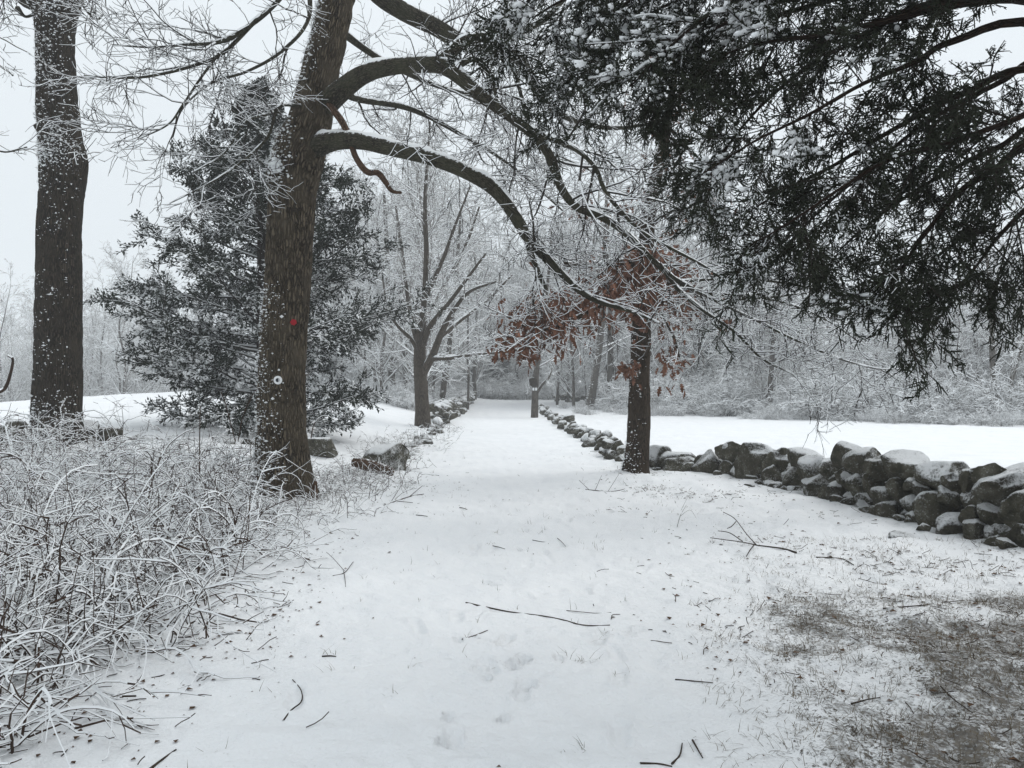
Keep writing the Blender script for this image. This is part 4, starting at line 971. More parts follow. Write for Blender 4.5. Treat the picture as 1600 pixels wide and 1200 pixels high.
def cedar(name, base, top, label, seed, nb, lenf, foliage, snow, n2=13, n3=9, n4=4, fine=1.0, r0=.13):
    R_ = np.random.default_rng(seed); h = top[2] - base[2]
    t = thing(name, base, label, 'tree')
    mid = (base + top) / 2
    ctrl = [tuple(base - [0, 0, .3]) + (r0 * 1.1,), tuple(base * .75 + top * .25) + (r0 * .9,), tuple(mid) + (r0 * .6,), tuple(top) + (.015,)]
    _, P, R, V = limb_obj('trunk', ctrl, M_CEDBARK, t, 40, 14, .08, seed)
    ge, gl = Geo(), Geo(); br, brr = [], []
    N = 10
    for k in range(nb):
        u = (k + R_.random()) / nb; zz = .03 + .94 * u ** 1.2
        a = k * 2.4 + R_.normal(0, .3); L = lenf(zz, a) * R_.uniform(.72, 1.1)
        d = np.array([math.cos(a), math.sin(a), .12 + .35 * zz - .22 * (zz < .13) + R_.normal(0, .08)]); d /= np.linalg.norm(d)
        p = base + (top - base) * zz; pl = [p]
        for s in range(1, N):
            d = d + R_.normal(0, .07, 3) + np.array([0, 0, .02 if s < 6 else .03]); d /= np.linalg.norm(d); p = p + d * L / (N - 1); pl.append(p)
        br.append(pl); brr.append(np.linspace(.012 + .010 * L, .008, N))
    B, BR = np.array(br), np.array(brr); gl.twigs(B, BR, .006, 4, .5)
    P2, Q2 = grow(B, BR, n2, .18, 1, 46, -.32, 6, .10, .0, .85, .6, .012, .006, R_, .4, .5, .45)
    l2_ = np.linalg.norm(np.diff(P2, axis=1), axis=-1).sum(1)
    P3, Q3 = grow(P2, Q2, n3, .1, 1, 42, np.minimum(.30, .06 + .5 * l2_) * fine, 4, .13, .01, .65, 1, .06, .012 * fine, R_, .4, .4, .3)
    P4, Q4 = grow(P3, Q3, n4, .1, 1, 40, .14 * fine, 2, .16, -.01, .1, 1, .16, .029 * fine, R_, .4, .25, .2)
    gl.twigs(P2, Q2, .005, 4, .4)
    sn4 = snow * np.clip(R_.normal(1, .5, len(P4)) * np.clip(fbm(P4[:, 0, 0] * 1.3 + P4[:, 0, 1], P4[:, 0, 2] * 2.2, 17, 2) * 3 - .7, .1, 1.3), .05, 2)
    sprig_geo(ge, P3, Q3, snow * .3, 3)
    for m_, hz_ in ((sn4 > snow * .8, .5), (sn4 <= snow * .8, 2)): ge.spikes(P4[m_], Q4[m_], sn4[m_], 3, hz_)
    link('branches', gl.mesh('branches', [M_TWIG, M_SNOW]), t).location = tuple(-base)
    o = link('crown', ge.mesh('crown', [foliage, M_SNOW]), t); o.location = tuple(-base)
    print(name, len(P2), len(P3), len(P4))
    return t
cb = gpt(409, 20.0)
def cedlen(z, a):
    prof = np.interp(z, [0, .08, .2, .35, .5, .65, .8, .92, 1], [2.5, 3.4, 4.0, 3.9, 3.2, 2.2, 1.2, .55, .25])
    return prof * (1 + .12 * math.cos(a))
ced = cedar('cedar_tree', cb, pt(404, 128, 20), 'broad dark green cedar frosted with snow behind the big oak', 70, 108, cedlen, M_CEDAR, .0075, 13, 9, 6, 1.12)
for (px, d, s, lab) in ((779, 82, .62, 'small dark evergreen standing at the end of the path'), (1120, 58, .75, 'green tinged evergreen deep in the wood behind the rust leaved oak'), (1098, 64, .6, 'dim evergreen half hidden behind the rust leaved oak'), (752, 92, .7, 'far evergreen in the wood left of the path end')):
    x = (px - 800) * d / F; copy_thing(ced, (x, d, float(H0(x, d))), RNG.uniform(0, 6), s, lab)

# ------------------------------------------------------------------ near cedar overhanging from the right
nb_ = np.array([4.75, 4.7, float(H(4.75, 4.7))])
nc = thing('cedar_tree', nb_, 'dark cedar whose snowy boughs hang across the upper right of the view', 'tree')
limb_obj('trunk', [(4.75, 4.7, -.2, .34), (4.75, 4.7, 1, .30), (4.8, 4.75, 3, .26), (4.85, 4.8, 5.5, .2), (4.9, 4.9, 8, .1), (4.9, 4.9, 10, .02)], M_CEDBARK, nc, 40, 22, .1, 44)
def from_trunk(z, rows):
    return [(4.78, 4.72, z, rows[0][3] * rows[0][2] / F * .4)] + [(x, y, q, r * .62) for x, y, q, r in px_ctrl(rows)]
NL = [
 (3.6, [(1650, 10, 4.6, 26), (1520, 4, 4.4, 20), (1380, 34, 4.3, 16), (1290, 54, 4.3, 13), (1210, 64, 4.3, 10), (1150, 78, 4.3, 6), (1090, 110, 4.3, 3)]),
 (3.4, [(1640, 40, 4.5, 24), (1490, 64, 4.3, 17), (1430, 97, 4.2, 14), (1350, 130, 4.1, 10), (1262, 180, 4.1, 8), (1180, 220, 4.1, 6), (1100, 270, 4.1, 3)]),
 (3.5, [(1600, 0, 4.9, 22), (1440, 10, 4.8, 18), (1360, 50, 4.7, 14), (1262, 105, 4.7, 11), (1190, 165, 4.7, 8), (1131, 235, 4.7, 5), (1085, 300, 4.7, 3)]),
 (3.1, [(1660, 140, 4.4, 22), (1600, 180, 4.3, 17), (1487, 221, 4.1, 14), (1394, 247, 4.0, 11), (1311, 296, 3.9, 8), (1230, 350, 3.9, 5), (1160, 390, 3.9, 3)]),
 (2.9, [(1660, 210, 4.4, 22), (1562, 259, 4.2, 17), (1499, 300, 4.1, 14), (1450, 360, 4.0, 11), (1424, 395, 4.0, 8), (1402, 435, 3.95, 6), (1385, 480, 3.9, 3)]),
 (3.0, [(1680, 260, 4.6, 18), (1610, 320, 4.4, 14), (1560, 370, 4.3, 10), (1530, 410, 4.2, 7), (1500, 450, 4.1, 3)]),
 (3.2, [(1640, 110, 4.9, 20), (1506, 146, 4.8, 16), (1400, 200, 4.8, 12), (1300, 260, 4.8, 9), (1220, 300, 4.8, 6), (1140, 350, 4.8, 3)]),
 (4.2, [(1600, -120, 4.9, 24), (1400, -130, 4.9, 20), (1200, -100, 4.9, 16), (1060, -70, 4.9, 12), (950, -30, 4.9, 9), (870, 5, 4.9, 6), (800, 50, 4.9, 3)]),
 (4.1, [(1600, -90, 5.2, 24), (1400, -90, 5.2, 18), (1230, -70, 5.2, 14), (1080, -40, 5.2, 11), (970, 10, 5.2, 8), (910, 70, 5.2, 6), (882, 150, 5.2, 3)]),
 (4.0, [(1600, -60, 4.6, 24), (1400, -50, 4.5, 18), (1250, -30, 4.5, 13), (1130, 10, 4.5, 10), (1050, 70, 4.5, 7), (985, 135, 4.5, 4)]),
 (3.9, [(1620, -30, 5.5, 22), (1450, -30, 5.5, 17), (1300, 0, 5.5, 13), (1180, 40, 5.5, 10), (1090, 110, 5.5, 7), (1040, 180, 5.5, 4)]),
 (3.3, [(1660, 90, 5.4, 18), (1560, 130, 5.4, 14), (1450, 190, 5.4, 11), (1350, 270, 5.4, 8), (1270, 340, 5.4, 6), (1200, 420, 5.4, 3)]),
 (3.0, [(1660, 190, 5.2, 16), (1560, 230, 5.2, 13), (1460, 280, 5.2, 10), (1370, 340, 5.2, 7), (1310, 395, 5.2, 5), (1290, 440, 5.2, 3)]),
 (4.0, [(1560, -100, 5.0, 22), (1350, -110, 5.0, 18), (1150, -90, 5.0, 13), (1000, -60, 5.0, 9), (890, -30, 5.0, 6), (800, 20, 5.0, 4), (785, 70, 5.0, 2)]),
 (3.9, [(1560, -70, 5.4, 22), (1380, -70, 5.4, 17), (1200, -40, 5.4, 12), (1060, 0, 5.4, 8), (960, 60, 5.4, 6), (900, 130, 5.4, 4), (885, 170, 5.4, 2)]),
 (3.8, [(1580, -40, 4.8, 20), (1400, -30, 4.8, 16), (1230, 0, 4.8, 11), (1110, 50, 4.8, 8), (1040, 120, 4.8, 5), (1000, 170, 4.8, 2)]),
 (4.4, [(1650, -200, 4.4, 24), (1500, -280, 4.0, 18), (1300, -330, 3.7, 14), (1100, -340, 3.5, 10), (900, -330, 3.4, 5)]),
 (4.6, [(1700, -260, 4.0, 24), (1600, -420, 3.4, 18), (1450, -560, 2.9, 14), (1300, -700, 2.5, 8)]),
 (4.5, [(1600, -160, 5.2, 24), (1400, -230, 5.2, 18), (1200, -220, 5.2, 13), (1000, -180, 5.2, 9), (860, -110, 5.2, 5)]),
]
npaths = []
for i, (z, rows) in enumerate(NL):
    o, P, R, V = limb_obj('limb', from_trunk(z, rows), M_CEDBARK, nc, 36, 8, .1, i); npaths.append((P, R))
shade_boughs = [(5.2, 0.5, 3.0), (6.5, 1.2, 3.6), (7.4, 5.0, 3.3), (6.8, 3.0, 4.6), (3.2, 2.2, 4.6), (3.6, 3.0, 6.2), (5.8, 6.0, 6.6), (3.4, 6.4, 6.0), (4.0, 1.6, 5.2), (2.6, 3.6, 5.6), (1.6, 1.8, 4.6), (1.2, 3.0, 5.4), (2.4, .6, 4.2), (1.8, 4.8, 5.6), (3.4, -.6, 4.4), (.6, .8, 6.0), (2.9, 1.3, 3.9), (4.4, -.9, 3.6), (2.2, 2.6, 6.8), (1.0, 4.4, 6.6), (.2, 2.4, 6.8), (3.0, 4.2, 7.2)]
for i, e in enumerate(shade_boughs):                                # boughs outside the view, added over the camera to darken the foreground
    e = np.array(e); s0 = np.array([4.8, 4.75, e[2] - .2]); m_ = (s0 + e) / 2 + [0, 0, .25]
    o, P, R, V = limb_obj('limb', [tuple(s0) + (.07,), tuple(m_) + (.045,), tuple(e) + (.01,)], M_CEDBARK, nc, 16, 7, .1, i); npaths.append((P, R))
nview = len(NL)
def near_foliage():
    R_ = np.random.default_rng(81); gl, ge = Geo(), Geo()
    LP, LR = resample(npaths, 22)
    for part, n2, n3, n4 in ((slice(0, nview), 28, 11, 6), (slice(nview, None), 15, 6, 5)):  # second set: unseen boughs, sprigs thickened for shade
        P2, Q2 = grow(LP[part], LR[part], n2, .25, 1, 50, .55, 7, .13, 0, .3, .5, .009, .003, R_, .5, .4, .3, droop=.13)
        P3, Q3 = grow(P2, Q2, n3, .1, 1, 46, .17, 4, .15, 0, .1, .8, .012, .0022, R_, .5, .5, .3, droop=.14)
        P4, Q4 = grow(P3, Q3, n4, .1, 1.0, 38, .065 if part.start == 0 else .16, 2, .18, 0, 0, 1, .05, .0040 if part.start == 0 else .024, R_, .5, .3, .2, droop=.05)
        P5, Q5 = grow(P4, Q4, 3 if part.start == 0 else 1, .05, 1.0, 44, .033, 2, .18, 0, 0, 1, .1, .0030, R_, .4, .3, .2)
        gl.twigs(P2[:, ::2], Q2[:, ::2], .0, 3, 2); gl.twigs(P3[:, ::3], Q3[:, ::3], .0, 3, 2)
        # deep snow on the outer left boughs, little elsewhere
        def sn(P, k):
            c = P[:, 0]; px = 800 + F * c[:, 0] / c[:, 1]
            patch = fbm(c[:, 0] * 3.2 + 9, c[:, 2] * 3.2 + c[:, 1] * 2, 5, 2)
            return k * np.clip((patch - .56) * 6, .02, 1.5) * np.interp(c[:, 0], [0, .7, 1.5, 2.4], [1.8, 1.3, .25, .06])
        s4, s5 = sn(P4, .0035), sn(P5, .003)
        for A, Q, s_, fn in ((P4, Q4, s4, 0), (P5, Q5 * 1.45, s5, 1)):
            for m_, hz_ in ((s_ > .0008, .4), (s_ <= .0008, 2)):
                if fn: ge.spikes(A[m_], Q[m_], s_[m_], 3, hz_)
                else: ge.twigs(A[m_], Q[m_], s_[m_], 3, hz_, 1.8)
        print('near cedar', len(P2), len(P3), len(P4), len(P5))
        if part.start == 0: C4 = P4[:, 0]; B2 = P2
    gs = Geo(); px = 800 + F * C4[:, 0] / C4[:, 1]; py = HZ - F * (C4[:, 2] - EYE) / C4[:, 1]
    for (a, b, sx, sy, m) in ((905, 60, 26, 50, 420), (810, 30, 22, 30, 160), (1000, 40, 40, 45, 260), (1170, 40, 34, 26, 420), (1060, 50, 40, 40, 160), (1240, 235, 26, 18, 170), (1130, 265, 30, 20, 170), (1130, 320, 50, 40, 70), (1330, 270, 50, 30, 40), (980, 130, 40, 30, 160), (1360, 90, 80, 50, 80), (1330, 480, 40, 16, 60)):
        w = np.exp(-((px - a) / sx) ** 2 - ((py - b) / sy) ** 2) + 1e-9; w[w < .02] = 0
        if w.sum() <= 0: continue
        m = int(m * 1.1); i = R_.choice(len(C4), m, p=w / w.sum()); s = R_.uniform(.006, .017, m) * (.6 + R_.random(m)); B, Fc = ICO[1]
        vv = C4[i][:, None] + [0, 0, .012] + B[None] * (s[:, None] * np.array([1.3, 1.3, .7]) * np.exp(R_.normal(0, .3, (m, 3))))[:, None] * (1 + .22 * R_.normal(size=(m, 12, 1)))
        gs.add3(vv.reshape(-1, 3), (Fc[None] + (np.arange(m) * 12)[:, None, None]).reshape(-1, 3), np.zeros(m * 20, int))
        q = B2[:, 3]; bx = 800 + F * q[:, 0] / q[:, 1]; by = HZ - F * (q[:, 2] - EYE) / q[:, 1]
        for k in np.nonzero(np.exp(-((bx - a) / sx) ** 2 - ((by - b) / sy) ** 2) > .35)[0]:
            if m > 110: gs.ridge(B2[k] + [0, 0, .008], np.linspace(.018, .007, len(B2[k])) * R_.uniform(.6, 1.2), int(k), .8, .004, .5)
    o = link('snow', gs.mesh('snow', [M_SNOW], True), nc, 'stuff'); o.location = tuple(-nb_)
    link('branches', gl.mesh('branches', [M_TWIG, M_SNOW]), nc).location = tuple(-nb_)
    link('foliage', ge.mesh('foliage', [M_NEAR, M_SNOW]), nc).location = tuple(-nb_)
near_foliage()

# ------------------------------------------------------------------ bramble thicket on the left
def brambles():
    R_ = np.random.default_rng(91); roots = []
    while len(roots) < 1250:
        y = 3.1 + 10.0 * R_.random() ** 1.1; px = R_.uniform(-160, 480)
        x = (px - 800) * y / F
        lim = np.interp(y, [2.6, 3.2, 4, 5, 6.3, 8, 10, 13], [-2.1, -2.05, -2.1, -2.15, -2.2, -2.7, -3.3, -4.0]) + .25 * math.sin(y * 3)
        if x > lim: continue
        if R_.random() > np.clip((lim - x) * 1.3 + .35, 0, 1): continue
        roots.append((x, y))
    roots = np.array(roots); n = len(roots); N = 11
    z = H(roots[:, 0], roots[:, 1]); P = np.zeros((n, N, 3)); P[:, 0] = np.stack([roots[:, 0], roots[:, 1], z - .02], -1)
    d = nrm(np.stack([R_.normal(.08, .55, n), R_.normal(-.05, .5, n), np.full(n, 1.0)], -1)); L = R_.uniform(.4, 1.08, n) * np.interp(roots[:, 1], [3, 6], [.72, 1]); bend = R_.uniform(.16, .44, n); lng = R_.random(n) < .09; L[lng] *= 1.55
    for s in range(1, N):
        d = nrm(d + R_.normal(size=(n, 3)) * .085 + np.stack([0 * bend, 0 * bend, -bend * (s / N) * 1.5], -1)); P[:, s] = P[:, s - 1] + d * (L / (N - 1))[:, None]
    gz = H(P[..., 0], P[..., 1]) + .03; P[..., 2] = np.maximum(P[..., 2], gz - .02 * (np.arange(N) == 0))
    R = np.linspace(.0050, .0028, N)[None].repeat(n, 0) * np.exp(R_.normal(0, .28, (n, 1))) * np.where(lng, 1.3, 1)[:, None]
    P2, Q2 = grow(P, R, 4, .25, 1, 45, .40, 5, .13, -.02, .2, .7, .012, .0026, R_, .5, .5, .2)
    P3, Q3 = grow(P2, Q2, 1, .2, 1, 45, .16, 3, .14, 0, .1, .7, .014, .002, R_)
    for A in (P2, P3): A[..., 2] = np.maximum(A[..., 2], H(A[..., 0], A[..., 1]) + .01)
    ge = Geo(); ge.twigs(P, R, .0118 * np.clip(np.exp(R_.normal(0, .5, n)), .25, 1.9), 4, .3, .7, .0); ge.twigs(P2, Q2, .0085 * np.clip(R_.normal(1, .35, len(P2)), .2, 1.8), 4, .33, .8, .10); ge.twigs(P3, Q3, .006, 3, .3)
    o = link('bramble_thicket', ge.mesh('bramble_thicket', [M_CANE, M_SNOW]), None, 'stuff')
    o['label'] = 'tangle of arching brambles loaded with snow left of the path'; o['category'] = 'brambles'
    print('brambles', n, len(P2), len(P3))
brambles()

def cane(rows, w, label, seed, name='wild_shoot', snow=.006, side=4):
    ctrl = px_ctrl([(a, b, d, w * (1 - .6 * i / len(rows))) for i, (a, b, d) in enumerate(rows)])
    P, R = spline(ctrl, 22); ge = Geo(); ge.twigs(P[None], R[None], snow, 4, .5)
    P2, Q2 = grow(P[None], R[None], side, .3, 1, 40, -.25, 6, .12, .02, 0, .6, .012, .003, np.random.default_rng(seed)); ge.twigs(P2, Q2, snow, 4, .4)
    o = link(name, ge.mesh(name, [M_CANE, M_SNOW])); tag(o, label, 'stem')
cane([(228, 800, 8.3), (236, 760, 8.4), (247, 725, 8.5), (262, 697, 8.6), (285, 678, 8.6), (300, 671, 8.6)], 3, 'long brown stem arching up out of the brambles between the two big trunks', 1)
cane([(312, 760, 10), (312, 720, 10), (312, 680, 10), (313, 634, 10)], 2.4, 'straight thin upright stem standing against the white left field', 2)
cane([(368, 690, 11), (360, 660, 11), (352, 630, 11), (345, 612, 11)], 2.2, 'forked stem left of the big oak seen against the snow field', 3, side=6)
cane([(372, 690, 11.3), (380, 650, 11.3), (398, 612, 11.3), (408, 605, 11)], 2, 'slanting slim stem touching the left edge of the big oak', 4, side=5)
cane([(486, 685, 14), (490, 665, 14), (500, 652, 14), (512, 650, 14), (527, 659, 14)], 1.8, 'single hooped bramble cane arching beside the dark boulder', 5, side=1)
cane([(318, 985, 4.9), (330, 960, 4.9), (352, 930, 5), (372, 880, 5.1), (386, 820, 5.2), (393, 760, 5.3)], 2.2, 'long dark bare stem rising at the right end of the bramble thicket', 6, side=3)
cane([(-6, 614, 11), (8, 606, 11), (16, 585, 11), (20, 562, 11), (12, 555, 11)], 7, 'bent brown broken branch at the far left edge below the trunk', 7, name='broken_bough', side=3)

# ------------------------------------------------------------------ fallen wood, litter and grass
def stick(pts_px, r, label, seed=0, forks=(), name='fallen_stick', lift=.25, snow=.0, matr=None):
    r *= .55
    """a stick lying on the snow through ground pixels"""
    ctrl = []
    for i, (a, b) in enumerate(pts_px):
        q = gpix(a, b); ctrl.append((q[0], q[1], q[2] + r * lift, r * (1 - .45 * i / max(1, len(pts_px) - 1))))
    if len(ctrl) == 2: ctrl.insert(1, tuple((np.array(ctrl[0]) + ctrl[1]) / 2 + [.004, .004, .002, 0]))
    P, R = spline(ctrl, 20); V, fs, co = limb_mesh(name, P, R, M_STICK, 7, .22, seed); n0 = len(V); Vs, Fs, Cs = [V], list(fs), [co]
    for fk in forks:
        c2 = []
        for i, (a, b, up) in enumerate(fk):
            q = gpix(a, b); c2.append((q[0], q[1], q[2] + r * lift + up, r * .6 * (1 - .5 * i / len(fk))))
        P2, R2 = spline(c2, 14); v2, f2, co2 = limb_mesh(name, P2, R2, M_STICK, 6, .15, seed + 1)
        Fs += [f + n0 for f in f2]; Vs.append(v2); Cs.append(co2); n0 += len(v2)
    q4 = [f for f in Fs if f.shape[1] == 4]; q3 = [f for f in Fs if f.shape[1] == 3]
    o = link(name, new_mesh(name, np.concatenate(Vs), [np.concatenate(q4), np.concatenate(q3)], matr or M_STICK, None, True)); tag(o, label, 'stick'); return o
stick([(728, 942), (760, 949), (800, 957), (850, 963), (884, 970), (905, 976), (930, 978), (953, 977)], .011, 'longest dark stick lying across the middle of the path')
stick([(885, 954), (930, 958), (955, 957)], .0045, 'hair thin stick half buried just behind the long one'); stick([(955, 968), (957, 961), (969, 960)], .006, 'short hooked twig at the right end of the long stick')
stick([(1245, 864), (1225, 858), (1205, 855), (1180, 852)], .018, 'forked fallen branch with bare twigs lying before the right wall', 3, name='fallen_branch', forks=(
    [(1182, 852, 0), (1165, 840, .05), (1148, 824, .10), (1130, 813, .10)], [(1182, 852, 0), (1160, 852, .03), (1135, 850, .04), (1110, 845, .03)], [(1178, 852, .0), (1172, 863, .02), (1166, 870, .0)], [(1160, 849, .02), (1140, 840, .05), (1122, 838, .06)], [(1150, 826, .08), (1143, 834, .08), (1136, 836, .07)]))
stick([(1275, 871), (1300, 872), (1318, 874), (1334, 883)], .013, 'dark crooked stick right of the forked branch', 4)
stick([(1336, 890), (1346, 883), (1362, 883), (1372, 887)], .007, 'thin curved twig on the grass near the wall', 5)
stick([(1055, 1062), (1080, 1064), (1114, 1067)], .008, 'straight thin stick alone on the right of the path', 6)
stick([(443, 1126), (455, 1110), (471, 1096), (470, 1078), (457, 1062)], .008, 'wavy snow edged stick on the left of the path', 7)
stick([(235, 1202), (250, 1190), (275, 1172)], .013, 'pale stick poking from the snow at the lower left edge', 8)
stick([(503, 1026), (525, 1026)], .010, 'short dark twig piece left of the paw prints', 9)
stick([(722, 999), (742, 993), (762, 985)], .007, 'short twig below the long stick on its left end', 10)
stick([(770, 853), (789, 858)], .008, 'little twig on the path between the verges', 11); stick([(832, 844), (850, 847), (868, 847)], .007, 'left one of two slender twigs across the middle path', 12); stick([(871, 841), (884, 854)], .006, 'slanting twig just right of the slender pair', 13)
stick([(718, 793), (730, 796)], .010, 'faint twig on the left side of the middle path', 14); stick([(650, 805), (668, 807)], .012, 'small twig at the left fringe of the path', 15)
stick([(1470, 1075), (1490, 1095), (1520, 1117)], .008, 'dark stick among the grass at lower right', 16, lift=2); stick([(1415, 1100), (1428, 1118)], .007, 'short stick in the grass left of the dark one', 17, lift=2)
stick([(1050, 1195), (1062, 1182), (1066, 1163)], .009, 'bent twig at the bottom edge right of centre', 18, lift=1); stick([(1082, 1158), (1090, 1172), (1098, 1186)], .009, 'second twig at the bottom edge, right of the bent one', 19, lift=1); stick([(1000, 1193), (1030, 1194), (1050, 1198)], .009, 'lying dark twig at the very bottom edge', 20)
stick([(1380, 951), (1440, 946), (1505, 938)], .010, 'long low stick across the upper grass patch', 21); stick([(1330, 1100), (1375, 1090)], .008, 'stick half hidden in the middle of the grass patch', 22)
stick([(520, 900), (538, 895), (552, 878)], .009, 'kinked twig with side shoots at the left verge', 23, forks=([(538, 892, 0), (520, 882, .06), (510, 876, .08)], [(537, 893, 0), (539, 905, .0), (540, 917, .0)]))
stick([(915, 765), (955, 768), (985, 762)], .012, 'low twiggy branch lying on the right verge below the oak', 24, forks=([(930, 766, 0), (940, 750, .08)], [(950, 768, 0), (968, 748, .1)], [(940, 766, 0), (955, 776, .0)], [(920, 765, 0), (905, 755, .05)]))
stick([(600, 790), (640, 776), (662, 772)], .016, 'dead branch lying at the left verge near the boulder', 25, forks=([(620, 783, 0), (645, 789, .03)], [(640, 776, 0), (660, 765, .06)], [(610, 786, 0), (625, 770, .08)]), name='fallen_branch')
stick([(1058, 826), (1063, 808), (1072, 792)], .006, 'upright little twig standing in the snow on the right verge', 26, forks=([(1064, 806, .05), (1075, 796, .15), (1082, 793, .2)], [(1062, 812, .02), (1078, 812, .1), (1088, 820, .06)]), lift=6)

# mossy log at the left edge
lg = px_ctrl([(553, 722, 14.2, 14), (570, 726, 14.1, 18), (590, 731, 14.0, 18), (612, 738, 13.8, 13)])
P, R = spline(lg, 24); V, fs, co = limb_mesh('log', P, R, M_DEAD, 14, .14, 5)
tag(link('fallen_log', new_mesh('fallen_log', V, fs, M_DEAD, None, True, {'bark_co': co})), 'short rotten log topped with snow lying in front of the mossy boulder', 'log')
# splintered stump beside the oak
sp = px_ctrl([(492, 790, 11.0, 13), (491, 770, 11.0, 11), (493, 752, 11.0, 5)])
P, R = spline(sp, 16); V, fs, co = limb_mesh('stump', P, R, M_DEAD, 10, .3, 6)
tag(link('splintered_stump', new_mesh('splintered_stump', V, fs, M_DEAD, None, True, {'bark_co': co})), 'small splintered stump standing at the right foot of the big oak', 'stump')

def litter():
    R_ = np.random.default_rng(95)
    def pick(n, xr, yr, dens):
        out = []
        while len(out) < n:
            x = R_.uniform(*xr, 4000); y = R_.uniform(*yr, 4000); keep = R_.random(4000) < dens(x, y)
            out += list(zip(x[keep], y[keep]))
        return np.array(out[:n])
    def dens(x, y):
        e = mean_edge(x, y); v = sstep(-.9, .4, e) * .5 * sstep(17, 10, y) + .008 + np.maximum(bare_mask(x, y) - .13, 0) * .9
        inlane = np.clip(np.interp(np.abs(x), [3.2, 4.6], [1, .0]) + (y < 8), 0, 1) * (x > -4.4 - (y < 9) * 2)
        return np.clip(v * inlane * (.25 + 1.2 * (fbm(x * .9, y * .9, 44, 2) > .48)), 0, 1)
    # leaf scraps
    q = np.vstack([pick(5200, (-5, 5), (2.6, 20), dens), pick(500, (-5, -1.6), (3, 12), lambda x, y: .5 + 0 * x)]); n = len(q); z = H(q[:, 0], q[:, 1])
    B = np.array([[-.5, 0, 0], [0, -.35, .12], [.5, 0, .05], [0, .35, .16]]); s = R_.uniform(.006, .045, n) * (.4 + R_.random(n) ** 2)
    a = R_.uniform(0, 6.28, n); V = B[None] * s[:, None, None]; c, sn = np.cos(a)[:, None], np.sin(a)[:, None]
    X = V[..., 0] * c - V[..., 1] * sn; Y = V[..., 0] * sn + V[..., 1] * c; Z = V[..., 2] * R_.uniform(.3, 2.2, (n, 1))
    V = np.stack([X + q[:, :1], Y + q[:, 1:], Z + z[:, None] + .002], -1).reshape(-1, 3)
    o = link('leaf_litter', new_mesh('leaf_litter', V, [np.arange(n * 4).reshape(-1, 4)], M_LITTER), None, 'stuff'); o['label'] = 'scraps of dead leaf scattered on the snow'
    # twiglets
    q = pick(1500, (-5, 5), (2.6, 22), dens); n = len(q); N = 4; P = np.zeros((n, N, 3)); P[:, 0, :2] = q; P[:, 0, 2] = H(q[:, 0], q[:, 1]) + .003
    d = nrm(np.stack([R_.normal(size=n), R_.normal(size=n), R_.uniform(0, .35, n)], -1)); L = R_.uniform(.03, .16, n) * (.3 + R_.random(n) ** 2)
    for k in range(1, N):
        d = nrm(d + R_.normal(size=(n, 3)) * .2 - [0, 0, .06]); P[:, k] = P[:, k - 1] + d * (L / 3)[:, None]
    P[..., 2] = np.maximum(P[..., 2], H(P[..., 0], P[..., 1]) + .002)
    ge = Geo(); ge.twigs(P, np.full((n, N), .0028), .001, 3, 2)
    o = link('twig_litter', ge.mesh('twig_litter', [M_STICK, M_SNOW]), None, 'stuff'); o['label'] = 'broken twiglets strewn over the snowy verges'
    # grass blades
    def gd(x, y): return np.clip((bare_mask(x, y) - .12) * 1.6, 0, 1)
    tu = pick(3400, (.4, 5.2), (2.3, 8), gd); tu2 = pick(700, (-5, 3), (6, 20), lambda x, y: np.clip((bare_mask(x, y) - .1) * 1.4, 0, 1))
    tu3 = pick(160, (-2.6, 2.6), (2.6, 11), lambda x, y: .3 + 0 * x)
    tu = np.vstack([tu, tu2, tu3]); k = 7; n = len(tu) * k
    q = np.repeat(tu, k, 0) + R_.normal(0, .03, (n, 2)); z = H(q[:, 0], q[:, 1]); N = 3; P = np.zeros((n, N, 3)); P[:, 0] = np.stack([q[:, 0], q[:, 1], z - .012], -1)
    d = nrm(np.stack([R_.normal(0, .9, n), R_.normal(0, .9, n), np.ones(n)], -1)); L = R_.uniform(.025, .085, n) * np.repeat(R_.uniform(.6, 1.5, len(tu)), k)
    for s in range(1, N):
        d = nrm(d + R_.normal(size=(n, 3)) * .15 - [0, 0, .28]); P[:, s] = P[:, s - 1] + d * (L / 2)[:, None]
    P[..., 2] = np.maximum(P[..., 2], H(P[..., 0], P[..., 1]) - .01)
    side = nrm(np.cross(d, UP)) * .0016
    w = np.array([1, .75, .15])[None, :, None]
    V = np.stack([P - side[:, None] * w, P + side[:, None] * w], 2).reshape(-1, 3)
    b = (np.arange(n)[:, None] * N + np.arange(N - 1)[None]).ravel() * 2
    Fq = np.stack([b, b + 1, b + 3, b + 2], -1)
    o = link('grass', new_mesh('grass', V, [Fq], M_GRASS), None, 'stuff'); o['label'] = 'short straw coloured grass poking through thin snow'
    # taller dead grass and twiggy growth by the trunks and boulders
    q = pick(900, (-5.2, -1.5), (8, 30), lambda x, y: np.exp(-((x + 2.9 - .0 * y) / .8) ** 2) * (.25 + .75 * np.exp(-((y - 12.5) / 3.5) ** 2)))
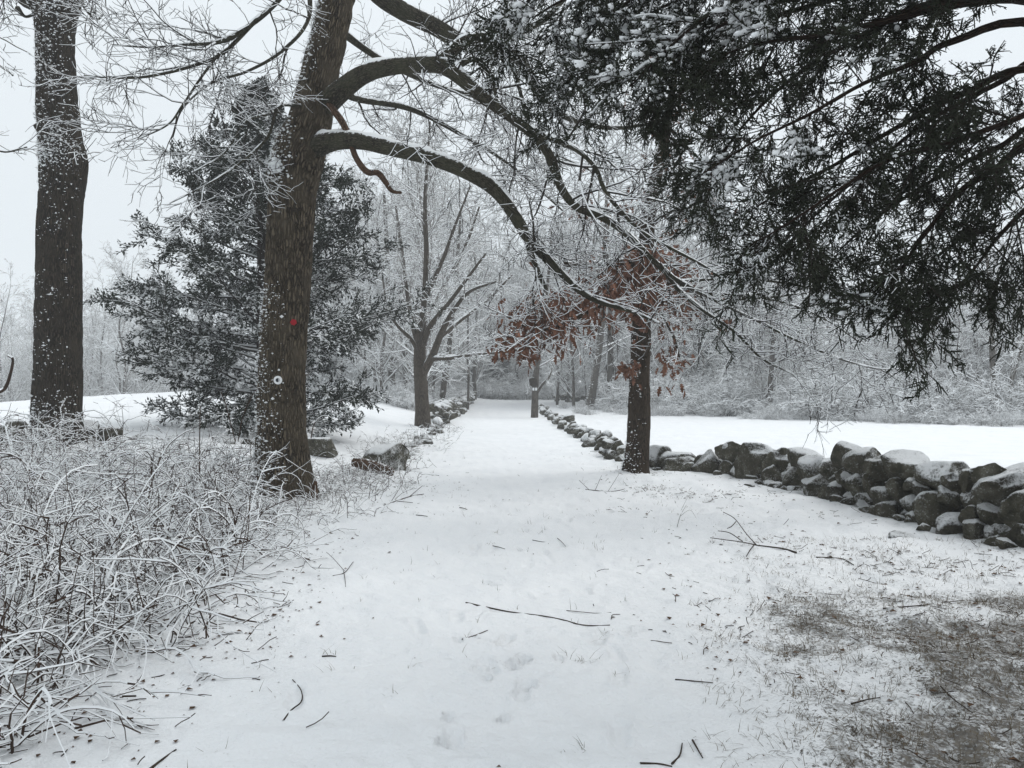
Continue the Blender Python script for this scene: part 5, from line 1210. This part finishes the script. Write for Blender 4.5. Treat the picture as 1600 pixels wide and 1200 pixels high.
    n = len(q); N = 6; P = np.zeros((n, N, 3)); P[:, 0] = np.stack([q[:, 0], q[:, 1], H(q[:, 0], q[:, 1]) - .02], -1); d = nrm(np.stack([R_.normal(0, .6, n), R_.normal(0, .6, n), np.ones(n)], -1)); L = R_.uniform(.12, .5, n)
    for s in range(1, N):
        d = nrm(d + R_.normal(size=(n, 3)) * .16 - [0, 0, .16]); P[:, s] = P[:, s - 1] + d * (L / 5)[:, None]
    P[..., 2] = np.maximum(P[..., 2], H(P[..., 0], P[..., 1]) + .004); ge = Geo(); ge.twigs(P, np.full((n, N), .003), .006, 4, .35)
    P2, Q2 = grow(P, np.full((n, N), .003), 3, .2, 1, 45, .14, 4, .14, 0, 0, .8, .02, .002, R_); ge.twigs(P2, Q2, .005, 3, .35)
    o = link('dead_grass', ge.mesh('dead_grass', [M_CANE, M_SNOW]), None, 'stuff'); o['label'] = 'brown weeds and stalks along the left verge'
litter()

# ------------------------------------------------------------------ haze
bm = bmesh.new(); bmesh.ops.create_cube(bm, size=1); me = bpy.data.meshes.new('haze'); bm.to_mesh(me); bm.free()
hm = bpy.data.materials.new('haze'); hm.use_nodes = True; n, l = hm.node_tree.nodes, hm.node_tree.links; n.clear()
out = n.new('ShaderNodeOutputMaterial'); vol = n.new('ShaderNodeVolumePrincipled'); vol.inputs['Density'].default_value = HAZE; vol.inputs['Color'].default_value = (.93, .95, .97, 1); vol.inputs['Anisotropy'].default_value = 0.2
l.new(vol.outputs[0], out.inputs['Volume']); me.materials.append(hm)
hz = link('haze', me, None, 'stuff'); hz['label'] = 'thin winter mist'; hz.scale = (600, 600, 34.5); hz.location = (0, 0, 34.5 / 2 - 5.5)
tris = 0; seen = set()
for o in SC.objects:
    if o.type == 'MESH' and o.data.name not in seen:
        seen.add(o.data.name); tris += len(o.data.loops) - 2 * len(o.data.polygons)
ct = sorted(((len(o.data.loops) - 2 * len(o.data.polygons), o.name, o.parent.name if o.parent else '') for o in {o.data.name: o for o in SC.objects if o.type == 'MESH'}.values()), reverse=True)[:30]; print(ct)
print('TRIS', tris, 'objects', len(SC.objects))
